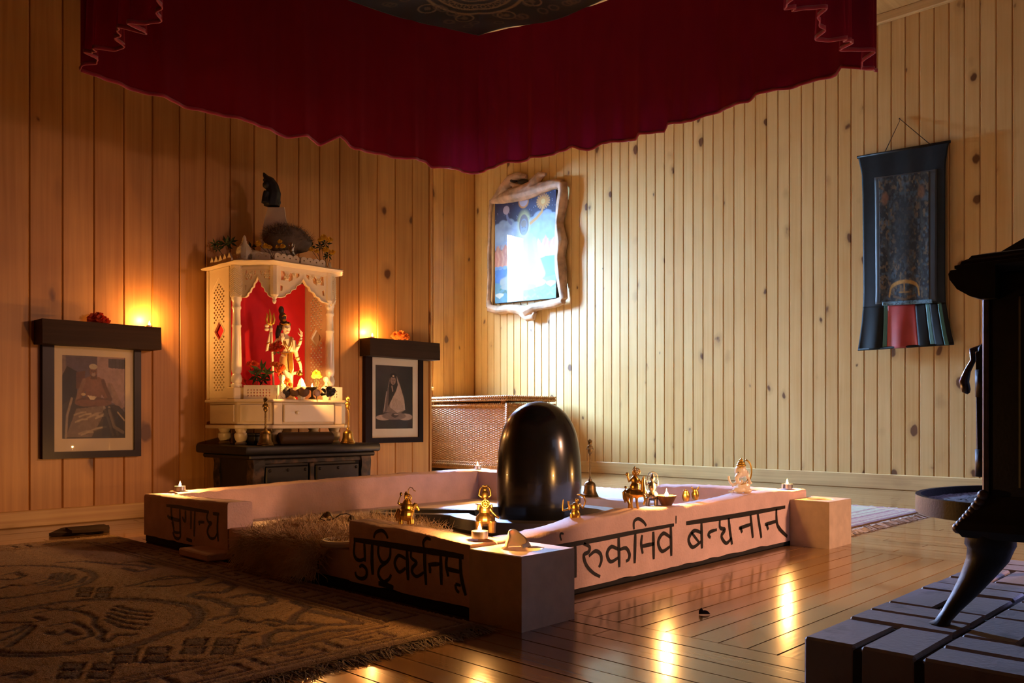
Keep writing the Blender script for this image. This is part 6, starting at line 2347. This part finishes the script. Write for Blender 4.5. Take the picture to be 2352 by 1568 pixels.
def paint_th(U, V):
    p = Paint(U, V, (30, 29, 26))
    n = p.noise(0, 14, 24, 5)
    p.put(np.clip((n - .48) * 6, 0, 1), (62, 62, 58), .8)
    n = p.noise(0, 20, 34, 12)
    p.put(np.clip((n - .56) * 8, 0, 1), (112, 90, 58), .7)
    n = p.noise(0, 18, 30, 15)
    p.put(np.clip((n - .58) * 8, 0, 1), (66, 82, 92), .7)
    p.ell(.5, .42, .22, .30, (24, 21, 18), .75, .6)
    p.ell(.12, .16, .07, .05, (124, 84, 54), .8, .5); p.ell(.85, .14, .07, .05, (116, 82, 52), .8, .5)
    for cx in (.18, .82): p.line([(cx, .2), (cx + .05, .42), (cx, .6), (cx + .04, .8)], .05, (58, 64, 62), .5)
    ar = [(.22 + .56 * (k / 20), .90 - .055 * math.sin(PI * k / 20) ** .5) for k in range(21)]
    p.line([(.20, .955)] + ar + [(.80, .955)], .03, (166, 122, 50))
    p.line([(.5, .86), (.5, .92)], .03, (150, 110, 48)); p.line([(.40, .93), (.60, .93)], .012, (140, 104, 50))
    p.line([(.28, .96), (.5, .99), (.72, .96)], .02, (100, 72, 36), .7)
    p.noise(.3, 40, 60, 3)
    return p


tpanel('cloth_border', 0, 1, 0, .80, M['navy_silk'], 0, 50, 60)
tpanel('inner_band', .15, .90, .115, .775, mat('grey silk', (.028, .034, .038), .5, sheen=.2), .003, 30, 40)
tpanel('picture_panel', .20, .80, .12, .765, M['cloth_print'], .0055, 120, 200, paint_th)
tpanel('ribbon', .235, .84, .765, .785, mat('pale blue silk', (.10, .19, .24), .5, dark=(.03, .06, .08), dthr=.47, scale=90), .008, 50, 4)
for u0, u1, m, lab in ((0, .255, 'black_silk', None), (.255, .30, 'teal_silk', 'narrow green silk strip'), (.30, .63, 'red_silk', 'red silk centre strip'), (.63, .755, 'black_silk', None), (.755, .80, 'teal_silk', 'narrow green silk strip'), (.80, .90, 'black_silk', None), (.90, .945, 'teal_silk', 'narrow green silk strip'), (.945, 1, 'black_silk', None)):
    tpanel('skirt_strip', u0, u1, .785, 1.0, M[m], .001, max(6, int(60 * (u1 - u0))), 20, label=lab)
b = B(); b.tube([tpt(-.01, .006) + Vector((.004, 0, 0)), tpt(1.01, .006) + Vector((.004, 0, 0))], .009, 12); b.build('top_rod', M['black_wood'], tk, True)
b = B(); b.tube([tpt(.005, .995, .002), tpt(.995, .995, .002)], .008, 12); b.build('bottom_rod', M['black_silk'], tk, True)
nail = atX(2068, 274, XR - .012)
b = B(); b.tube([tpt(.30, .0), nail, tpt(.78, .0)], .0028, 6); b.build('cord', M['cord'], tk, True)
b = B(); b.lathe([(.002, 0), (.002, .024), (.005, .025), (.004, .028), (0, .029)], (XR - .001, nail.y, nail.z), 10, axis=(-1, 0, 0)); b.build('nail', M['iron'], tk)

# ================================================================== brick hearth
hx0, hy1, hz = 1.345, .632, .090
he = thing('hearth', 'raised grey paver hearth in basket weave under the wood stove', 'hearth', (1.9, .2, 0))
MOD = .1865
b = B(); b.box((hx0 + .006, hy1 - MOD * 6 + .006, 0), (hx0 + MOD * 6 - .006, hy1 - .006, hz - .007), bev=.003); b.build('mortar_bed', M['mortar'], he)


def paver(x0, x1, y0, y1):
    b = B()
    g = .0045
    dz = rng.uniform(-.0015, .0012)
    b.box((x0 + g, y0 + g, .004), (x1 - g, y1 - g, hz + dz), bev=.004)
    b.jitter(.0013, 45, rng.uniform(0, 9))
    b.build('paver', M['paver'], he)


for i in range(6):
    for j in range(6):
        xa, ya = hx0 + i * MOD, hy1 - (j + 1) * MOD
        for k in range(2):
            if (i + j) % 2 == 0: paver(xa, xa + MOD, ya + k * MOD / 2, ya + (k + 1) * MOD / 2)
            else: paver(xa + k * MOD / 2, xa + (k + 1) * MOD / 2, ya, ya + MOD)

# ================================================================== cast iron wood stove
sx0, sx1, sy1, sy0 = 1.620, 2.230, .425, -.16
sv = thing('wood_stove', 'black cast iron wood stove on splayed legs, at the edge of the brick hearth', 'stove', (1.92, .15, hz))
b = B(); b.box((sx0, sy0, .285), (sx1, sy1, .705), bev=.012, seg=2); b.build('stove_body', M['iron'], sv, auto=.6)
b = B(); b.box((sx0 - .006, sy0 + .05, .33), (sx0 + .004, sy1 - .05, .66), bev=.004)
for k in range(5): b.box((sx0 - .010, sy0 + .09 + k * .09, .36), (sx0, sy0 + .115 + k * .09, .63), bev=.003)
b.build('side_plate', M['iron'], sv)
b = B(); b.box((sx0 - .002, sy1 - .004, .30), (sx1 + .002, sy1 + .006, .70), bev=.003); b.build('front_plate', M['iron_edge'], sv)
# flared skirt
b = B()
rings = []
for z, e in ((.245, .020), (.258, .026), (.272, .022), (.285, .012), (.300, .006), (.318, .001)):
    rings.append([Vector((x, y, z)) for x, y in ((sx0 - e, sy0 - e), (sx1 + e, sy0 - e), (sx1 + e, sy1 + e * 1.6), (sx0 - e, sy1 + e * 1.6))])
b.quad_strip_rings(rings); b.build('base_skirt', M['iron'], sv)
b = B(); bb = B()
for k in range(9):
    f = k / 8
    y, z = sy1 + .004 + .040 * f, .318 - .060 * f ** .8
    b.ball(Vector((sx0 - .001, y, z)), (.010, .010, .010), 10, 6)
    bb.ball(Vector((sx1 - .05, y, z)), (.010, .010, .010), 10, 6)
b.build('scalloped_bracket', M['iron_edge'], sv, True); bb.build('scalloped_bracket', M['iron_edge'], sv, True)
# top plate with cove, stepped rim and sloped lid
b = B()
cov = [(sy1 + .002, .655), (sy1 + .020, .662), (sy1 + .040, .676), (sy1 + .052, .694), (sy1 + .054, .704), (sy1 + .050, .710), (sy1 - .02, .712), (sy1 - .02, .655)]
b.prism([Vector((sx0 - .022, y, z)) for y, z in cov], (sx1 - sx0 + .044, 0, 0)); b.build('front_cove', M['iron'], sv, auto=.6)
b = B()
rings = []
for z, e in ((.700, .012), (.704, .024), (.712, .044), (.717, .044), (.719, .036), (.724, .034), (.728, .024), (.733, .020), (.736, .0)):
    rings.append([Vector((x, y, z)) for x, y in ((sx0 - e * .5, sy0 - e), (sx1 + e * .5, sy0 - e), (sx1 + e * .5, sy1 + e), (sx0 - e * .5, sy1 + e))])
b.quad_strip_rings(rings); b.build('top_plate', M['iron'], sv)
b = B()
rings = []
for z, e in ((.733, .020), (.738, .020), (.784, .085), (.786, .090)):
    rings.append([Vector((x, y, z)) for x, y in ((sx0 + e * .6, sy0 + e), (sx1 - e * .6, sy0 + e), (sx1 - e * .6, sy1 - e), (sx0 + e * .6, sy1 - e))])
b.quad_strip_rings(rings); b.build('lid', M['iron'], sv)
# door on the front with arched top, hinges and handle
b = B()
ol = [(1.70, .345), (2.14, .345), (2.14, .57)] + [(1.92 + .22 * math.cos(a), .57 + .045 * math.sin(a)) for a in np.linspace(0, PI, 11)] + [(1.70, .57)]
b.prism([Vector((x, sy1 + .006, z)) for x, z in ol], (0, .032, 0)); bmesh.ops.bevel(b.b, geom=b.b.edges[:], offset=.004, segments=1, affect='EDGES')
dr = b.build('door', M['iron'], sv)
b = B(); b.box((1.77, sy1 + .036, .385), (2.07, sy1 + .042, .565)); b.build('door_glass', M['black_stone'], dr)
b = B()
for z in (.365, .51):
    b.tube([Vector((1.705, sy1 + .026, z - .02)), Vector((1.705, sy1 + .026, z + .03))], .014, 12)
b.build('hinge', M['iron'], dr, True)
b = B()
hp = [Vector((1.73, sy1 + .036, .582)), Vector((1.73, sy1 + .052, .578)), Vector((1.73, sy1 + .050, .560)), Vector((1.73, sy1 + .060, .540)), Vector((1.73, sy1 + .066, .520)), Vector((1.73, sy1 + .062, .503)), Vector((1.73, sy1 + .058, .498))]
b.tube(hp, [.006, .006, .005, .006, .009, .008, .003], 12); b.build('handle', mat('dull nickel', (.16, .15, .17), .25, 1.0), dr, True)['label'] = 'nickel door handle'
# ash shelf with rim and ash
b = B()
cxs, rx, ry = 1.90, .270, .185
n = 40
arc = lambda k, e=0: (cxs - (rx - e) * math.cos(PI * k / n), sy1 + .004 + (ry - e) * math.sin(PI * k / n))
rings = []
for k in range(n + 1):
    x, y = arc(k); xi, yi = arc(k, .010)
    rings.append([Vector((x, y, .268)), Vector((x, y, .302)), Vector((xi, yi, .302)), Vector((xi, yi, .284)), Vector((cxs, sy1 + .004, .284)), Vector((cxs, sy1 + .004, .268))])
b.quad_strip_rings(rings); sf = b.build('ash_shelf', M['iron'], sv, auto=.6)
nx, ny = 60, 40
U, V = grid_uv(nx, ny)
A = PI * U; Rr = .98 * V
X = cxs - (rx - .013) * np.cos(A) * Rr; Y = sy1 + .008 + (ry - .013) * np.sin(A) * Rr
Z = .2855 + .007 * rng.random(X.shape) * (1 - V) + .003 * rng.random(X.shape)
grid_mesh('ash', np.stack([X, Y, Z], -1), None, M['ash'], sf)['kind'] = 'stuff'
# legs
for fx_, fy_ in ((0, 1), (1, 1), (0, 0), (1, 0)):
    xo, yo = (sx0 + .020 if fx_ == 0 else sx1 - .020), (sy1 - .002 if fy_ else sy0 + .002)
    sxn, syn = (-1 if fx_ == 0 else 1), (1 if fy_ else -1)
    rings = []
    for z, ex, ey, hw in ((.250, .0, .0, .040), (.232, .002, .0, .041), (.225, .0, .0, .037), (.205, .004, .004, .034), (.175, .014, .018, .027), (.145, .026, .034, .021), (.115, .040, .052, .0145), (.0975, .050, .062, .013), (.093, .054, .066, .017), (.0915, .054, .066, .017)):
        c = Vector((xo + sxn * ex, yo + syn * ey, z))
        rings.append([c + Vector((hw * math.cos(a) * 1.05, hw * math.sin(a), 0)) for a in np.linspace(0, 2 * PI, 13)[:-1]])
    b = B(); b.quad_strip_rings(rings); b.build('leg', M['iron'], sv, auto=.9)
